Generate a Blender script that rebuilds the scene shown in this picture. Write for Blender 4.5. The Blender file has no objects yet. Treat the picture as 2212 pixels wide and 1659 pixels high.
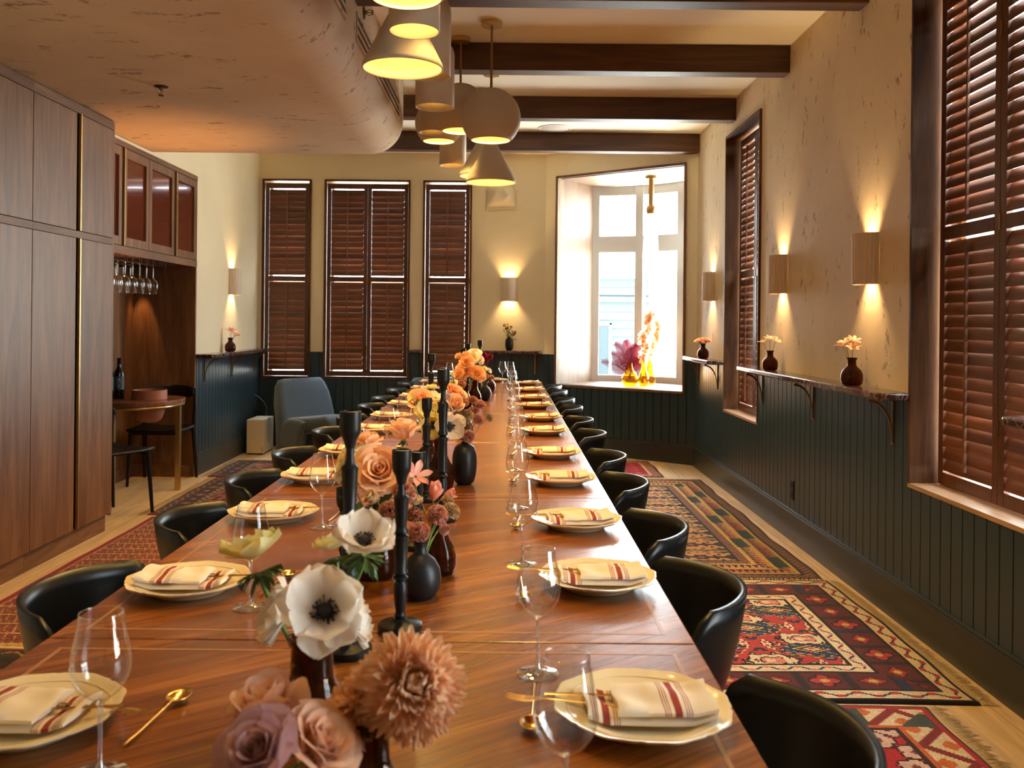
import bpy, bmesh, math, random
import numpy as np
from mathutils import Vector, Matrix
from math import sin, cos, pi, radians, tau
SC = bpy.context.scene
COL = SC.collection
random.seed(7)

# ---------------------------------------------------------------- camera, world, exposure
F_PX, VPX, VPY, CAM_H, ROLL = 1950.0, 1092.0, 697.0, 1.33, 0.01
cam_d = bpy.data.cameras.new('camera')
cam = bpy.data.objects.new('camera', cam_d); COL.objects.link(cam)
cam_d.sensor_fit = 'HORIZONTAL'; cam_d.sensor_width = 36.0
cam_d.lens = F_PX / 2212 * 36.0
cam_d.shift_x = 12.7 / 2212
cam_d.shift_y = -132.6 / 2212
cam.matrix_world = Matrix.Translation((0, 0, CAM_H)) @ Matrix.Rotation(pi/2, 4, 'X') @ Matrix.Rotation(ROLL, 4, 'Z')
cam_d.dof.use_dof = True; cam_d.dof.focus_distance = 3.4; cam_d.dof.aperture_fstop = 7.1
cam_d.clip_start = 0.05; cam_d.clip_end = 200
SC.camera = cam
w = bpy.data.worlds.new('daylight'); SC.world = w; w.use_nodes = True
wb = w.node_tree.nodes['Background']; wb.inputs[1].default_value = 11.0
wt = w.node_tree.nodes.new('ShaderNodeTexCoord'); wsx = w.node_tree.nodes.new('ShaderNodeSeparateXYZ'); wr = w.node_tree.nodes.new('ShaderNodeValToRGB')
w.node_tree.links.new(wt.outputs['Generated'], wsx.inputs[0]); w.node_tree.links.new(wsx.outputs[2], wr.inputs[0])
wr.color_ramp.elements[0].position = 0.0; wr.color_ramp.elements[0].color = (1.35, 1.33, 1.18, 1)      # sunlit pavement below the horizon
wr.color_ramp.elements[1].position = 0.06; wr.color_ramp.elements[1].color = (0.80, 0.93, 1.0, 1)      # bright hazy sky
w.node_tree.links.new(wr.outputs[0], wb.inputs[0])
vs = SC.view_settings
vs.view_transform = 'Standard'; vs.look = 'None'; vs.gamma = 1.0; vs.use_curve_mapping = False
vs.exposure = 1.40
cy = SC.cycles
cy.use_denoising = True
cy.max_bounces = 9; cy.diffuse_bounces = 5; cy.glossy_bounces = 4; cy.transmission_bounces = 8
cy.transparent_max_bounces = 24
cy.caustics_reflective = False; cy.caustics_refractive = False
cy.sample_clamp_indirect = 6.0; cy.sample_clamp_direct = 0.0
cy.use_light_tree = True

def at(px, py, Y):
    """the point at depth Y (metres from the camera) that the photograph shows at px, py"""
    dx, dy = px - 1106, py - 829.5
    u = 1106 + dx*cos(ROLL) + dy*sin(ROLL); v = 829.5 - dx*sin(ROLL) + dy*cos(ROLL)
    return Vector(((u - VPX)*Y/F_PX, Y, CAM_H - (v - VPY)*Y/F_PX))

# room dimensions
XR, XL, YB, ZC = 1.80, -2.64, 9.59, 3.12
YC = 8.53                     # where the right wall turns into the bay wall
TX0, TX1, TZ = -0.8145, 0.345, 0.758
SILL, HEAD = 0.637, 2.85
SOF_Z, SOF_X, SOF_Y = 2.57, -0.78, 6.70

def area(name, loc, rot, sx, sy, portal=True, power=0, color=(1, 1, 1)):
    L = bpy.data.lights.new(name, 'AREA'); L.shape = 'RECTANGLE'; L.size = sx; L.size_y = sy
    L.energy = power; L.color = color
    if portal: L.cycles.is_portal = True
    o = bpy.data.objects.new(name, L); COL.objects.link(o); o.location = loc; o.rotation_euler = rot
    return o
# portals (guide the world's own daylight through the window openings)
area('bay_portal', (1.17+0.606*1.12, 9.06+0.795*1.12, 1.77), (pi/2, 0, math.atan2(-0.606, 0.795)+pi), 2.0, 2.5)
area('near_window_portal', (2.16, 3.48, 1.75), (0, pi/2, 0), 2.2, 1.1)
area('side_window_portal', (2.16, 1.20, 1.75), (0, pi/2, 0), 2.2, 1.3)

# ---------------------------------------------------------------- mesh helpers
class MB:
    def __init__(s): s.v = []; s.f = []; s.M = Matrix.Identity(4)
    def add(s, vs_, fs):
        n = len(s.v); M = s.M
        s.v += [tuple(M @ Vector(p)) for p in vs_]
        s.f += [tuple(i + n for i in f) for f in fs]
        return s
    def box(s, x0, x1, y0, y1, z0, z1):
        return s.add([(x0,y0,z0),(x1,y0,z0),(x1,y1,z0),(x0,y1,z0),(x0,y0,z1),(x1,y0,z1),(x1,y1,z1),(x0,y1,z1)],
                     [(0,3,2,1),(4,5,6,7),(0,1,5,4),(1,2,6,5),(2,3,7,6),(3,0,4,7)])
    def grid(s, P, cu=False, cv=False, flip=False):
        nu, nv = len(P), len(P[0]); vv = [p for row in P for p in row]; ff = []
        for i in range(nu if cu else nu-1):
            for j in range(nv if cv else nv-1):
                a, b = i*nv+j, ((i+1) % nu)*nv+j
                c, d = ((i+1) % nu)*nv+(j+1) % nv, i*nv+(j+1) % nv
                ff.append((a,d,c,b) if flip else (a,b,c,d))
        return s.add(vv, ff)
    def lathe(s, prof, n=24, rf=None):
        """prof: (r,z) from bottom to top; rf(theta, r, z) -> r"""
        P = []
        for (r, z) in prof:
            row = []
            for k in range(n):
                t = tau*k/n; rr = rf(t, r, z) if rf else r
                row.append((rr*cos(t), rr*sin(t), z))
            P.append(row)
        nu = len(P); vv = [p for row in P for p in row]; ff = []
        for i in range(nu-1):
            for j in range(n):
                ff.append((i*n+j, i*n+(j+1) % n, (i+1)*n+(j+1) % n, (i+1)*n+j))
        if prof[0][0] > 1e-6: ff.append(tuple(reversed(range(n))))
        if prof[-1][0] > 1e-6 and prof[-1][0] != prof[0][0]*0: ff.append(tuple((nu-1)*n+k for k in range(n)))
        return s.add(vv, ff)
    def shell(s, prof, n=24, rf=None):
        P = []
        for (r, z) in prof:
            P.append([((rf(tau*k/n, r, z) if rf else r)*cos(tau*k/n), (rf(tau*k/n, r, z) if rf else r)*sin(tau*k/n), z) for k in range(n)])
        return s.grid(P, cv=True, flip=True)
    def tube(s, pts, r, n=8, cap=True):
        pts = [Vector(p) for p in pts]; m = len(pts)
        rs = r if isinstance(r, (list, tuple)) else [r]*m
        up = None; P = []
        for i in range(m):
            d = (pts[min(i+1, m-1)] - pts[max(i-1, 0)])
            if d.length < 1e-9: d = Vector((0, 0, 1))
            d.normalize()
            if up is None:
                a = Vector((0, 0, 1)) if abs(d.z) < 0.9 else Vector((1, 0, 0))
                up = d.cross(a).normalized()
            up = (up - d*up.dot(d)).normalized(); q = d.cross(up)
            P.append([pts[i] + (up*cos(tau*k/n) + q*sin(tau*k/n))*rs[i] for k in range(n)])
        s.grid(P, cv=True, flip=True)
        if cap:
            s.add([tuple(p) for p in P[0]], [tuple(range(n))]); s.add([tuple(p) for p in P[-1]], [tuple(reversed(range(n)))])
        return s
    def prism(s, poly, z0, z1):
        n = len(poly)
        return s.add([(x, y, z0) for x, y in poly] + [(x, y, z1) for x, y in poly],
                     [tuple(reversed(range(n))), tuple(range(n, 2*n))] + [(k, (k+1) % n, n+(k+1) % n, n+k) for k in range(n)])
    def mesh(s, name, smooth=None):
        me = bpy.data.meshes.new(name); me.from_pydata(s.v, [], s.f); me.update()
        if smooth is not None:
            bm = bmesh.new(); bm.from_mesh(me); bmesh.ops.remove_doubles(bm, verts=bm.verts, dist=1e-5)
            bmesh.ops.recalc_face_normals(bm, faces=bm.faces); bm.to_mesh(me); bm.free()
            me.polygons.foreach_set('use_smooth', [True]*len(me.polygons))
            if smooth < 180: me.set_sharp_from_angle(angle=radians(smooth))
        return me
    def build(s, name, mat, parent=None, smooth=None, bevel=0, bseg=2, loc=None):
        me = s.mesh(name, smooth); me.materials.append(mat)
        return put(name, me, parent, bevel, bseg, loc)
def put(name, me, parent=None, bevel=0, bseg=2, loc=None):
    o = bpy.data.objects.new(name, me); COL.objects.link(o)
    if parent: o.parent = parent
    if loc: o.location = loc
    if bevel:
        b = o.modifiers.new('bevel', 'BEVEL'); b.width = bevel; b.segments = bseg; b.limit_method = 'ANGLE'; b.angle_limit = radians(40)
        b.harden_normals = False
    return o
def thing(name, label, cat, loc=(0, 0, 0), rz=0, group=None):
    o = bpy.data.objects.new(name, None); COL.objects.link(o); o.empty_display_size = 0.05
    o.location = loc; o.rotation_euler = (0, 0, rz); o['label'] = label; o['category'] = cat
    if group: o['group'] = group
    return o
def tag(o, label, cat, group=None):
    o['label'] = label; o['category'] = cat
    if group: o['group'] = group
    return o
def struct(o, label=None):
    o['kind'] = 'structure'
    if label: o['label'] = label
    return o
def dup(root, loc, rz=0, label=None, group=None, scale=None):
    r = root.copy(); COL.objects.link(r); r.location = loc; r.rotation_euler = (0, 0, rz)
    if label: r['label'] = label
    if group: r['group'] = group
    if scale: r.scale = (scale,)*3
    for ch in root.children:
        c = ch.copy(); COL.objects.link(c); c.parent = r
        for g in ch.children:
            d = g.copy(); COL.objects.link(d); d.parent = c
    return r
def solidify(o, t, off=0):
    m = o.modifiers.new('solid', 'SOLIDIFY'); m.thickness = t; m.offset = off; return o
def subsurf(o, l=1):
    m = o.modifiers.new('sub', 'SUBSURF'); m.levels = l; m.render_levels = l; return o
def lerp(a, b, t): return a + (b-a)*t
def sstep(a, b, x):
    t = max(0, min(1, (x-a)/(b-a))); return t*t*(3-2*t)
ORD = ['nearest', 'second', 'third', 'fourth', 'fifth', 'sixth', 'seventh', 'eighth', 'ninth', 'tenth', 'eleventh', 'twelfth', 'thirteenth']

# ---------------------------------------------------------------- materials
def new_mat(name):
    m = bpy.data.materials.new(name); m.use_nodes = True
    nt = m.node_tree; return m, nt, nt.nodes['Principled BSDF']
def simple(name, color, rough=0.5, metal=0.0, **kw):
    m, nt, b = new_mat(name)
    b.inputs['Base Color'].default_value = (*color, 1); b.inputs['Roughness'].default_value = rough
    b.inputs['Metallic'].default_value = metal
    for k, v_ in kw.items(): b.inputs[k.replace('_', ' ')].default_value = v_
    return m
def N(nt, t, **kw):
    n = nt.nodes.new(t)
    for k, v_ in kw.items():
        if k in n.bl_rna.properties.keys(): setattr(n, k, v_)
        else: n.inputs[k.replace('_', ' ')].default_value = v_
    return n
def ramp(nt, stops, interp='LINEAR'):
    r = nt.nodes.new('ShaderNodeValToRGB'); cr = r.color_ramp; cr.interpolation = interp
    while len(cr.elements) < len(stops): cr.elements.new(0.5)
    for e, (p, c) in zip(cr.elements, stops): e.position = p; e.color = (*c, 1) if len(c) == 3 else c
    return r
def mapping(nt, scale=(1, 1, 1), rot=(0, 0, 0), coord='Object'):
    tc = nt.nodes.new('ShaderNodeTexCoord'); mp = nt.nodes.new('ShaderNodeMapping')
    nt.links.new(tc.outputs[coord], mp.inputs['Vector'])
    mp.inputs['Scale'].default_value = scale; mp.inputs['Rotation'].default_value = rot
    return mp
def mixc(nt, fac, a, b, mode='MIX'):
    m = nt.nodes.new('ShaderNodeMix'); m.data_type = 'RGBA'; m.blend_type = mode
    for sock, val in ((m.inputs[0], fac), (m.inputs[6], a), (m.inputs[7], b)):
        if hasattr(val, 'is_linked') or isinstance(val, bpy.types.NodeSocket): nt.links.new(val, sock)
        elif isinstance(val, (int, float)): sock.default_value = val
        else: sock.default_value = (*val, 1)
    return m.outputs[2]
def bump(nt, b, h, strength=0.2, dist=0.01):
    n = nt.nodes.new('ShaderNodeBump'); n.inputs['Strength'].default_value = strength; n.inputs['Distance'].default_value = dist
    nt.links.new(h, n.inputs['Height']); nt.links.new(n.outputs[0], b.inputs['Normal'])
def wood(name, dark, mid, light, grain='Z', rough=0.4, rot=0.0, island=0.0, coat=0.0, fig=1.0, spec=0.5):
    m, nt, b = new_mat(name)
    s = {'X': (0.9, 9, 9), 'Y': (9, 0.9, 9), 'Z': (9, 9, 0.9)}[grain]
    tc = nt.nodes.new('ShaderNodeTexCoord'); vec = tc.outputs['Object']
    if rot:
        r0 = N(nt, 'ShaderNodeVectorRotate', rotation_type='Z_AXIS'); r0.inputs['Angle'].default_value = rot
        nt.links.new(vec, r0.inputs['Vector']); vec = r0.outputs[0]
    if island:
        g = nt.nodes.new('ShaderNodeNewGeometry')
        ma = N(nt, 'ShaderNodeMath', operation='MULTIPLY'); ma.inputs[1].default_value = 37.0
        nt.links.new(g.outputs['Random Per Island'], ma.inputs[0])
        va = N(nt, 'ShaderNodeVectorMath', operation='ADD'); nt.links.new(vec, va.inputs[0]); nt.links.new(ma.outputs[0], va.inputs[1]); vec = va.outputs[0]
    mp = nt.nodes.new('ShaderNodeMapping'); nt.links.new(vec, mp.inputs['Vector']); mp.inputs['Scale'].default_value = s
    n1 = N(nt, 'ShaderNodeTexNoise', Scale=1.0*fig, Detail=6.0, Roughness=0.62, Distortion=1.1); nt.links.new(mp.outputs[0], n1.inputs['Vector'])
    mp2 = nt.nodes.new('ShaderNodeMapping'); nt.links.new(vec, mp2.inputs['Vector']); mp2.inputs['Scale'].default_value = tuple(k*7 if k > 5 else k*2.4 for k in s)
    n2 = N(nt, 'ShaderNodeTexNoise', Scale=2.2, Detail=4.0, Roughness=0.7); nt.links.new(mp2.outputs[0], n2.inputs['Vector'])
    r1 = ramp(nt, [(0.30, dark), (0.5, mid), (0.72, light)]); nt.links.new(n1.outputs['Fac'], r1.inputs[0])
    r2 = ramp(nt, [(0.32, (0.55, 0.52, 0.5)), (0.62, (1.08, 1.08, 1.08))]); nt.links.new(n2.outputs['Fac'], r2.inputs[0])
    c = mixc(nt, 0.8, r1.outputs[0], r2.outputs[0], 'MULTIPLY')
    if island:
        r3 = ramp(nt, [(0, (1-island,)*3), (1, (1+island*0.8,)*3)]); nt.links.new(g.outputs['Random Per Island'], r3.inputs[0])
        c = mixc(nt, 1.0, c, r3.outputs[0], 'MULTIPLY')
    nt.links.new(c, b.inputs['Base Color']); b.inputs['Roughness'].default_value = rough
    b.inputs['Coat Weight'].default_value = coat; b.inputs['Coat Roughness'].default_value = 0.18
    b.inputs['Specular IOR Level'].default_value = spec
    bump(nt, b, n2.outputs['Fac'], 0.08, 0.002)
    return m
def plaster(name, base, var, fleck=None, fs=(9, 9, 3.2), amount=0.60, rough=0.75):
    m, nt, b = new_mat(name)
    mp = mapping(nt, (1, 1, 1)); n1 = N(nt, 'ShaderNodeTexNoise', Scale=1.6, Detail=5.0, Roughness=0.6, Distortion=0.4)
    nt.links.new(mp.outputs[0], n1.inputs['Vector'])
    r1 = ramp(nt, [(0.3, var), (0.7, base)]); nt.links.new(n1.outputs['Fac'], r1.inputs[0]); c = r1.outputs[0]
    n3 = N(nt, 'ShaderNodeTexNoise', Scale=9.0, Detail=6.0, Roughness=0.6, Distortion=1.0); nt.links.new(mp.outputs[0], n3.inputs['Vector'])
    h = n3.outputs['Fac']
    if fleck:
        mf = mapping(nt, fs); nf = N(nt, 'ShaderNodeTexNoise', Scale=1.35, Detail=7.0, Roughness=0.68, Distortion=0.35)
        nt.links.new(mf.outputs[0], nf.inputs['Vector'])
        nd = N(nt, 'ShaderNodeTexNoise', Scale=26.0, Detail=4.0, Roughness=0.7); nt.links.new(mp.outputs[0], nd.inputs['Vector'])
        rf = ramp(nt, [(amount, (0, 0, 0)), (amount+0.035, (1, 1, 1))]); nt.links.new(nf.outputs['Fac'], rf.inputs[0])
        rd = ramp(nt, [(0.42, (0, 0, 0)), (0.55, (1, 1, 1))]); nt.links.new(nd.outputs['Fac'], rd.inputs[0])
        fm = mixc(nt, 1.0, rf.outputs[0], rd.outputs[0], 'MULTIPLY')
        m2 = N(nt, 'ShaderNodeMath', operation='MULTIPLY'); m2.inputs[1].default_value = 0.75
        nt.links.new(fm, m2.inputs[0])
        c = mixc(nt, m2.outputs[0], c, fleck)
        h2 = N(nt, 'ShaderNodeMath', operation='SUBTRACT'); nt.links.new(h, h2.inputs[0]); nt.links.new(fm, h2.inputs[1]); h = h2.outputs[0]
    nt.links.new(c, b.inputs['Base Color']); b.inputs['Roughness'].default_value = rough
    bump(nt, b, h, 0.35, 0.004)
    return m

M = {}
M['plaster_r'] = plaster('flecked_plaster', (0.77, 0.645, 0.445), (0.67, 0.545, 0.365), (0.24, 0.13, 0.055), (10, 10, 4.2), 0.59)
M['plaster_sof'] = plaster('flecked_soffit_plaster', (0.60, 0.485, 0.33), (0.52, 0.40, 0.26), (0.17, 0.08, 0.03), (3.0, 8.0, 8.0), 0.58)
M['plaster'] = plaster('cream_plaster', (0.84, 0.745, 0.535), (0.78, 0.68, 0.465))
M['ceiling'] = simple('ceiling_paint', (0.92, 0.90, 0.76), 0.8)
M['panel'] = simple('dark_teal_paint', (0.021, 0.042, 0.056), 0.34)
M['skirt'] = simple('dark_skirting_paint', (0.027, 0.032, 0.032), 0.33)
M['walnut_table'] = wood('table_walnut', (0.085, 0.021, 0.004), (0.24, 0.068, 0.009), (0.42, 0.145, 0.024), 'X', 0.26, rot=-0.62, coat=0.3, fig=1.25)
M['walnut_cab'] = wood('cabinet_walnut', (0.115, 0.048, 0.018), (0.20, 0.093, 0.038), (0.29, 0.145, 0.064), 'Z', 0.45, fig=1.1, spec=0.35)
M['walnut_capY'] = wood('cabinet_walnut_rail', (0.12, 0.052, 0.021), (0.20, 0.095, 0.041), (0.28, 0.14, 0.065), 'Y', 0.5, spec=0.3)
M['shutter'] = wood('shutter_louver_wood', (0.085, 0.026, 0.010), (0.16, 0.054, 0.022), (0.24, 0.088, 0.038), 'X', 0.34, island=0.35)
M['shutter_f'] = wood('shutter_frame_wood', (0.07, 0.024, 0.012), (0.115, 0.04, 0.019), (0.16, 0.06, 0.03), 'Z', 0.36)
M['reveal'] = wood('window_reveal_wood', (0.05, 0.018, 0.006), (0.10, 0.038, 0.012), (0.16, 0.065, 0.022), 'Z', 0.55, spec=0.2)
M['reveal_l'] = wood('light_reveal_wood', (0.13, 0.075, 0.042), (0.19, 0.115, 0.07), (0.26, 0.165, 0.105), 'Z', 0.5)
M['beam'] = wood('beam_wood', (0.035, 0.013, 0.006), (0.082, 0.032, 0.014), (0.16, 0.07, 0.034), 'X', 0.5, fig=0.8)
M['marble'] = None
def marble():
    m, nt, b = new_mat('dark_marble'); mp = mapping(nt, (1, 1, 1))
    n = N(nt, 'ShaderNodeTexNoise', Scale=7.0, Detail=8.0, Roughness=0.65, Distortion=2.2); nt.links.new(mp.outputs[0], n.inputs['Vector'])
    r = ramp(nt, [(0.0, (0.035, 0.012, 0.010)), (0.47, (0.055, 0.020, 0.016)), (0.497, (0.28, 0.21, 0.18)), (0.52, (0.05, 0.02, 0.016)), (1, (0.10, 0.035, 0.028))])
    nt.links.new(n.outputs['Fac'], r.inputs[0]); nt.links.new(r.outputs[0], b.inputs['Base Color']); b.inputs['Roughness'].default_value = 0.12
    return m
M['marble'] = marble()
M['brass'] = simple('brushed_brass', (0.62, 0.43, 0.18), 0.32, 1.0)
M['brass_dk'] = simple('aged_brass', (0.30, 0.18, 0.07), 0.35, 1.0)
M['gold'] = simple('gold_cutlery_metal', (0.85, 0.55, 0.20), 0.2, 1.0)
M['blackwood'] = simple('black_stained_wood', (0.007, 0.007, 0.007), 0.40, 0, Specular_IOR_Level=0.3)
M['chair'] = simple('matte_black_chair', (0.005, 0.0055, 0.006), 0.34, 0, Specular_IOR_Level=0.32)
M['black_gap'] = simple('black_recess', (0.004, 0.004, 0.004), 0.6)
M['clay'] = plaster('putty_ceramic', (0.50, 0.42, 0.32), (0.46, 0.38, 0.29), rough=0.65)
M['sconce'] = simple('fluted_ceramic', (0.72, 0.60, 0.47), 0.6)
M['bulb'] = simple('lamp_bulb', (1, 0.9, 0.7), 0.3)
bb = M['bulb'].node_tree.nodes['Principled BSDF']; bb.inputs['Emission Color'].default_value = (1, 0.62, 0.2, 1); bb.inputs['Emission Strength'].default_value = 5
M['plate'] = simple('cream_glazed_ceramic', (0.80, 0.66, 0.40), 0.16)
M['white'] = simple('white_paint', (0.80, 0.78, 0.74), 0.5)
M['bayframe'] = simple('bay_frame_paint', (0.42, 0.40, 0.36), 0.5)
M['offwhite'] = simple('off_white_plastic', (0.72, 0.62, 0.46), 0.45)
M['blackvase'] = simple('matte_black_ceramic', (0.009, 0.009, 0.010), 0.42, 0, Specular_IOR_Level=0.35)
M['terracotta'] = simple('terracotta_clay', (0.36, 0.13, 0.07), 0.55)
M['stem'] = simple('green_stem', (0.13, 0.22, 0.05), 0.5)
M['leaf'] = simple('dark_green_leaf', (0.045, 0.10, 0.022), 0.45)
M['leaf_y'] = simple('yellow_green_leaf', (0.22, 0.26, 0.05), 0.5)
M['dark_metal'] = simple('dark_metal', (0.03, 0.028, 0.026), 0.4, 0.6)
M['bottle'] = simple('dark_wine_bottle_glass', (0.006, 0.008, 0.007), 0.06)
M['frost'] = simple('frosted_lamp_glass', (0.9, 0.9, 0.88), 0.5)
fb = M['frost'].node_tree.nodes['Principled BSDF']; fb.inputs['Emission Color'].default_value = (1, 0.95, 0.85, 1); fb.inputs['Emission Strength'].default_value = 0.7
def petal_mat(name, c1, c2, trans=0.35):
    m, nt, b = new_mat(name); mp = mapping(nt, (1, 1, 1), coord='Object')
    n = N(nt, 'ShaderNodeTexNoise', Scale=40.0, Detail=3.0); nt.links.new(mp.outputs[0], n.inputs['Vector'])
    g = nt.nodes.new('ShaderNodeNewGeometry')
    a = N(nt, 'ShaderNodeMath', operation='MULTIPLY_ADD'); nt.links.new(g.outputs['Random Per Island'], a.inputs[0]); a.inputs[1].default_value = 0.6
    nt.links.new(n.outputs['Fac'], a.inputs[2])
    r = ramp(nt, [(0.35, c1), (1.0, c2)]); nt.links.new(a.outputs[0], r.inputs[0])
    nt.links.new(r.outputs[0], b.inputs['Base Color']); b.inputs['Roughness'].default_value = 0.55
    b.inputs['Subsurface Weight'].default_value = 0.0
    t = N(nt, 'ShaderNodeBsdfTranslucent'); nt.links.new(r.outputs[0], t.inputs['Color'])
    mx = N(nt, 'ShaderNodeMixShader'); mx.inputs[0].default_value = trans
    nt.links.new(b.outputs[0], mx.inputs[1]); nt.links.new(t.outputs[0], mx.inputs[2])
    nt.links.new(mx.outputs[0], nt.nodes['Material Output'].inputs['Surface'])
    return m
PET = dict(
 mauve=petal_mat('mauve_rose_petal', (0.50, 0.27, 0.29), (0.68, 0.42, 0.43)),
 dusk=petal_mat('dusky_peach_petal', (0.62, 0.31, 0.19), (0.80, 0.50, 0.32)),
 peach=petal_mat('peach_rose_petal', (0.87, 0.47, 0.23), (0.95, 0.63, 0.37)),
 orange=petal_mat('apricot_rose_petal', (0.88, 0.42, 0.18), (0.95, 0.60, 0.33)),
 cream=petal_mat('cream_petal', (0.80, 0.66, 0.40), (0.90, 0.80, 0.56)),
 chrys=petal_mat('apricot_chrysanthemum_petal', (0.86, 0.46, 0.25), (0.98, 0.70, 0.46)),
 white=petal_mat('white_anemone_petal', (0.78, 0.66, 0.54), (0.90, 0.82, 0.70)),
 yellow=petal_mat('pale_yellow_petal', (0.72, 0.60, 0.18), (0.88, 0.80, 0.42)),
 pink=petal_mat('pink_tulip_petal', (0.78, 0.26, 0.22), (0.92, 0.52, 0.42)),
 rose=petal_mat('dusty_pink_carnation_petal', (0.55, 0.19, 0.13), (0.82, 0.47, 0.34)),
 rust=petal_mat('rust_carnation_petal', (0.42, 0.13, 0.07), (0.68, 0.33, 0.19)),
 olive=petal_mat('olive_brown_petal', (0.45, 0.28, 0.12), (0.70, 0.49, 0.26)),
 wine=petal_mat('burgundy_petal', (0.20, 0.008, 0.03), (0.36, 0.02, 0.07)),
 coral=petal_mat('coral_lily_petal', (0.85, 0.34, 0.20), (0.95, 0.62, 0.46)),
 fern=petal_mat('red_fern_frond', (0.20, 0.004, 0.03), (0.34, 0.015, 0.06), 0.1),
 orchid=petal_mat('apricot_orchid_petal', (0.70, 0.32, 0.16), (0.88, 0.60, 0.40)),
)
def thin_glass(name, tint=(0.97, 0.98, 0.98), edge=0.95, base=0.06, power=3.0, rough=0.03):
    m = bpy.data.materials.new(name); m.use_nodes = True; nt = m.node_tree; nt.nodes.remove(nt.nodes['Principled BSDF'])
    t = N(nt, 'ShaderNodeBsdfTransparent'); t.inputs[0].default_value = (*tint, 1)
    g = N(nt, 'ShaderNodeBsdfGlossy'); g.inputs['Roughness'].default_value = rough; g.inputs['Color'].default_value = (0.95, 0.96, 0.96, 1)
    lw = N(nt, 'ShaderNodeLayerWeight'); lw.inputs['Blend'].default_value = 0.5
    p = N(nt, 'ShaderNodeMath', operation='POWER'); p.inputs[1].default_value = power; nt.links.new(lw.outputs['Facing'], p.inputs[0])
    q = N(nt, 'ShaderNodeMath', operation='MULTIPLY_ADD'); q.inputs[1].default_value = edge; q.inputs[2].default_value = base; nt.links.new(p.outputs[0], q.inputs[0])
    mx = N(nt, 'ShaderNodeMixShader'); nt.links.new(q.outputs[0], mx.inputs[0]); nt.links.new(t.outputs[0], mx.inputs[1]); nt.links.new(g.outputs[0], mx.inputs[2])
    nt.links.new(mx.outputs[0], nt.nodes['Material Output'].inputs['Surface'])
    return m
M['glass'] = thin_glass('clear_wine_glass')
M['pane'] = thin_glass('window_pane_glass', (0.98, 0.99, 0.99), 0.4, 0.02)
M['stemglass'] = thin_glass('glass_stem', (0.93, 0.94, 0.94), 0.9, 0.16, 1.6, 0.04)
M['solidglass'] = simple('solid_clear_glass', (1, 1, 1), 0.0, 0.0, Transmission_Weight=1.0, IOR=1.45)
M['amber'] = simple('amber_bottle_glass', (0.20, 0.055, 0.014), 0.03, 0.0, Transmission_Weight=0.92, IOR=1.3)
M['yellowglass'] = thin_glass('yellow_vase_glass', (1.0, 0.80, 0.22), 0.5, 0.05)
M['mirrorglass'] = simple('bronze_tinted_glass', (0.16, 0.035, 0.015), 0.12, 0.35, Coat_Weight=0.5, Coat_Roughness=0.05)
def fabric(name, c1, c2, sc=500):
    m, nt, b = new_mat(name); mp = mapping(nt); n = N(nt, 'ShaderNodeTexNoise', Scale=float(sc), Detail=2.0); nt.links.new(mp.outputs[0], n.inputs['Vector'])
    r = ramp(nt, [(0.35, c1), (0.65, c2)]); nt.links.new(n.outputs['Fac'], r.inputs[0]); nt.links.new(r.outputs[0], b.inputs['Base Color'])
    b.inputs['Roughness'].default_value = 0.9; b.inputs['Sheen Weight'].default_value = 0.3; bump(nt, b, n.outputs['Fac'], 0.3, 0.002); return m
M['blue'] = fabric('blue_grey_wool', (0.036, 0.062, 0.095), (0.085, 0.125, 0.175), 260)
M['linen'] = fabric('cream_linen', (0.62, 0.53, 0.36), (0.70, 0.62, 0.44), 400)
def napkin_mat(name, stops):
    """stops: list of (x0,x1) dark red stripe intervals along local X in metres (range -0.1..0.1)"""
    m, nt, b = new_mat(name); tc = nt.nodes.new('ShaderNodeTexCoord'); sx = nt.nodes.new('ShaderNodeSeparateXYZ'); nt.links.new(tc.outputs['Object'], sx.inputs[0])
    total = None
    for (c, hw) in stops:
        cmp_ = N(nt, 'ShaderNodeMath', operation='COMPARE'); nt.links.new(sx.outputs[0], cmp_.inputs[0]); cmp_.inputs[1].default_value = c; cmp_.inputs[2].default_value = hw
        if total is None: total = cmp_.outputs[0]
        else:
            ad = N(nt, 'ShaderNodeMath', operation='ADD'); nt.links.new(total, ad.inputs[0]); nt.links.new(cmp_.outputs[0], ad.inputs[1]); total = ad.outputs[0]
    c = mixc(nt, total, (0.80, 0.70, 0.54), (0.30, 0.035, 0.03)); nt.links.new(c, b.inputs['Base Color']); b.inputs['Roughness'].default_value = 0.85
    mp = mapping(nt); n = N(nt, 'ShaderNodeTexNoise', Scale=700.0, Detail=1.0); nt.links.new(mp.outputs[0], n.inputs['Vector']); bump(nt, b, n.outputs['Fac'], 0.2, 0.001)
    return m
def stripes(c): return [(c, 0.0052)] + [(c + s*(0.0115 + k*0.0034), 0.0007) for s in (-1, 1) for k in range(3)]
M['napkin_low'] = napkin_mat('napkin_underside_stripes', stripes(-0.062))
M['napkin_top'] = napkin_mat('napkin_top_stripes', stripes(0.038))
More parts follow.
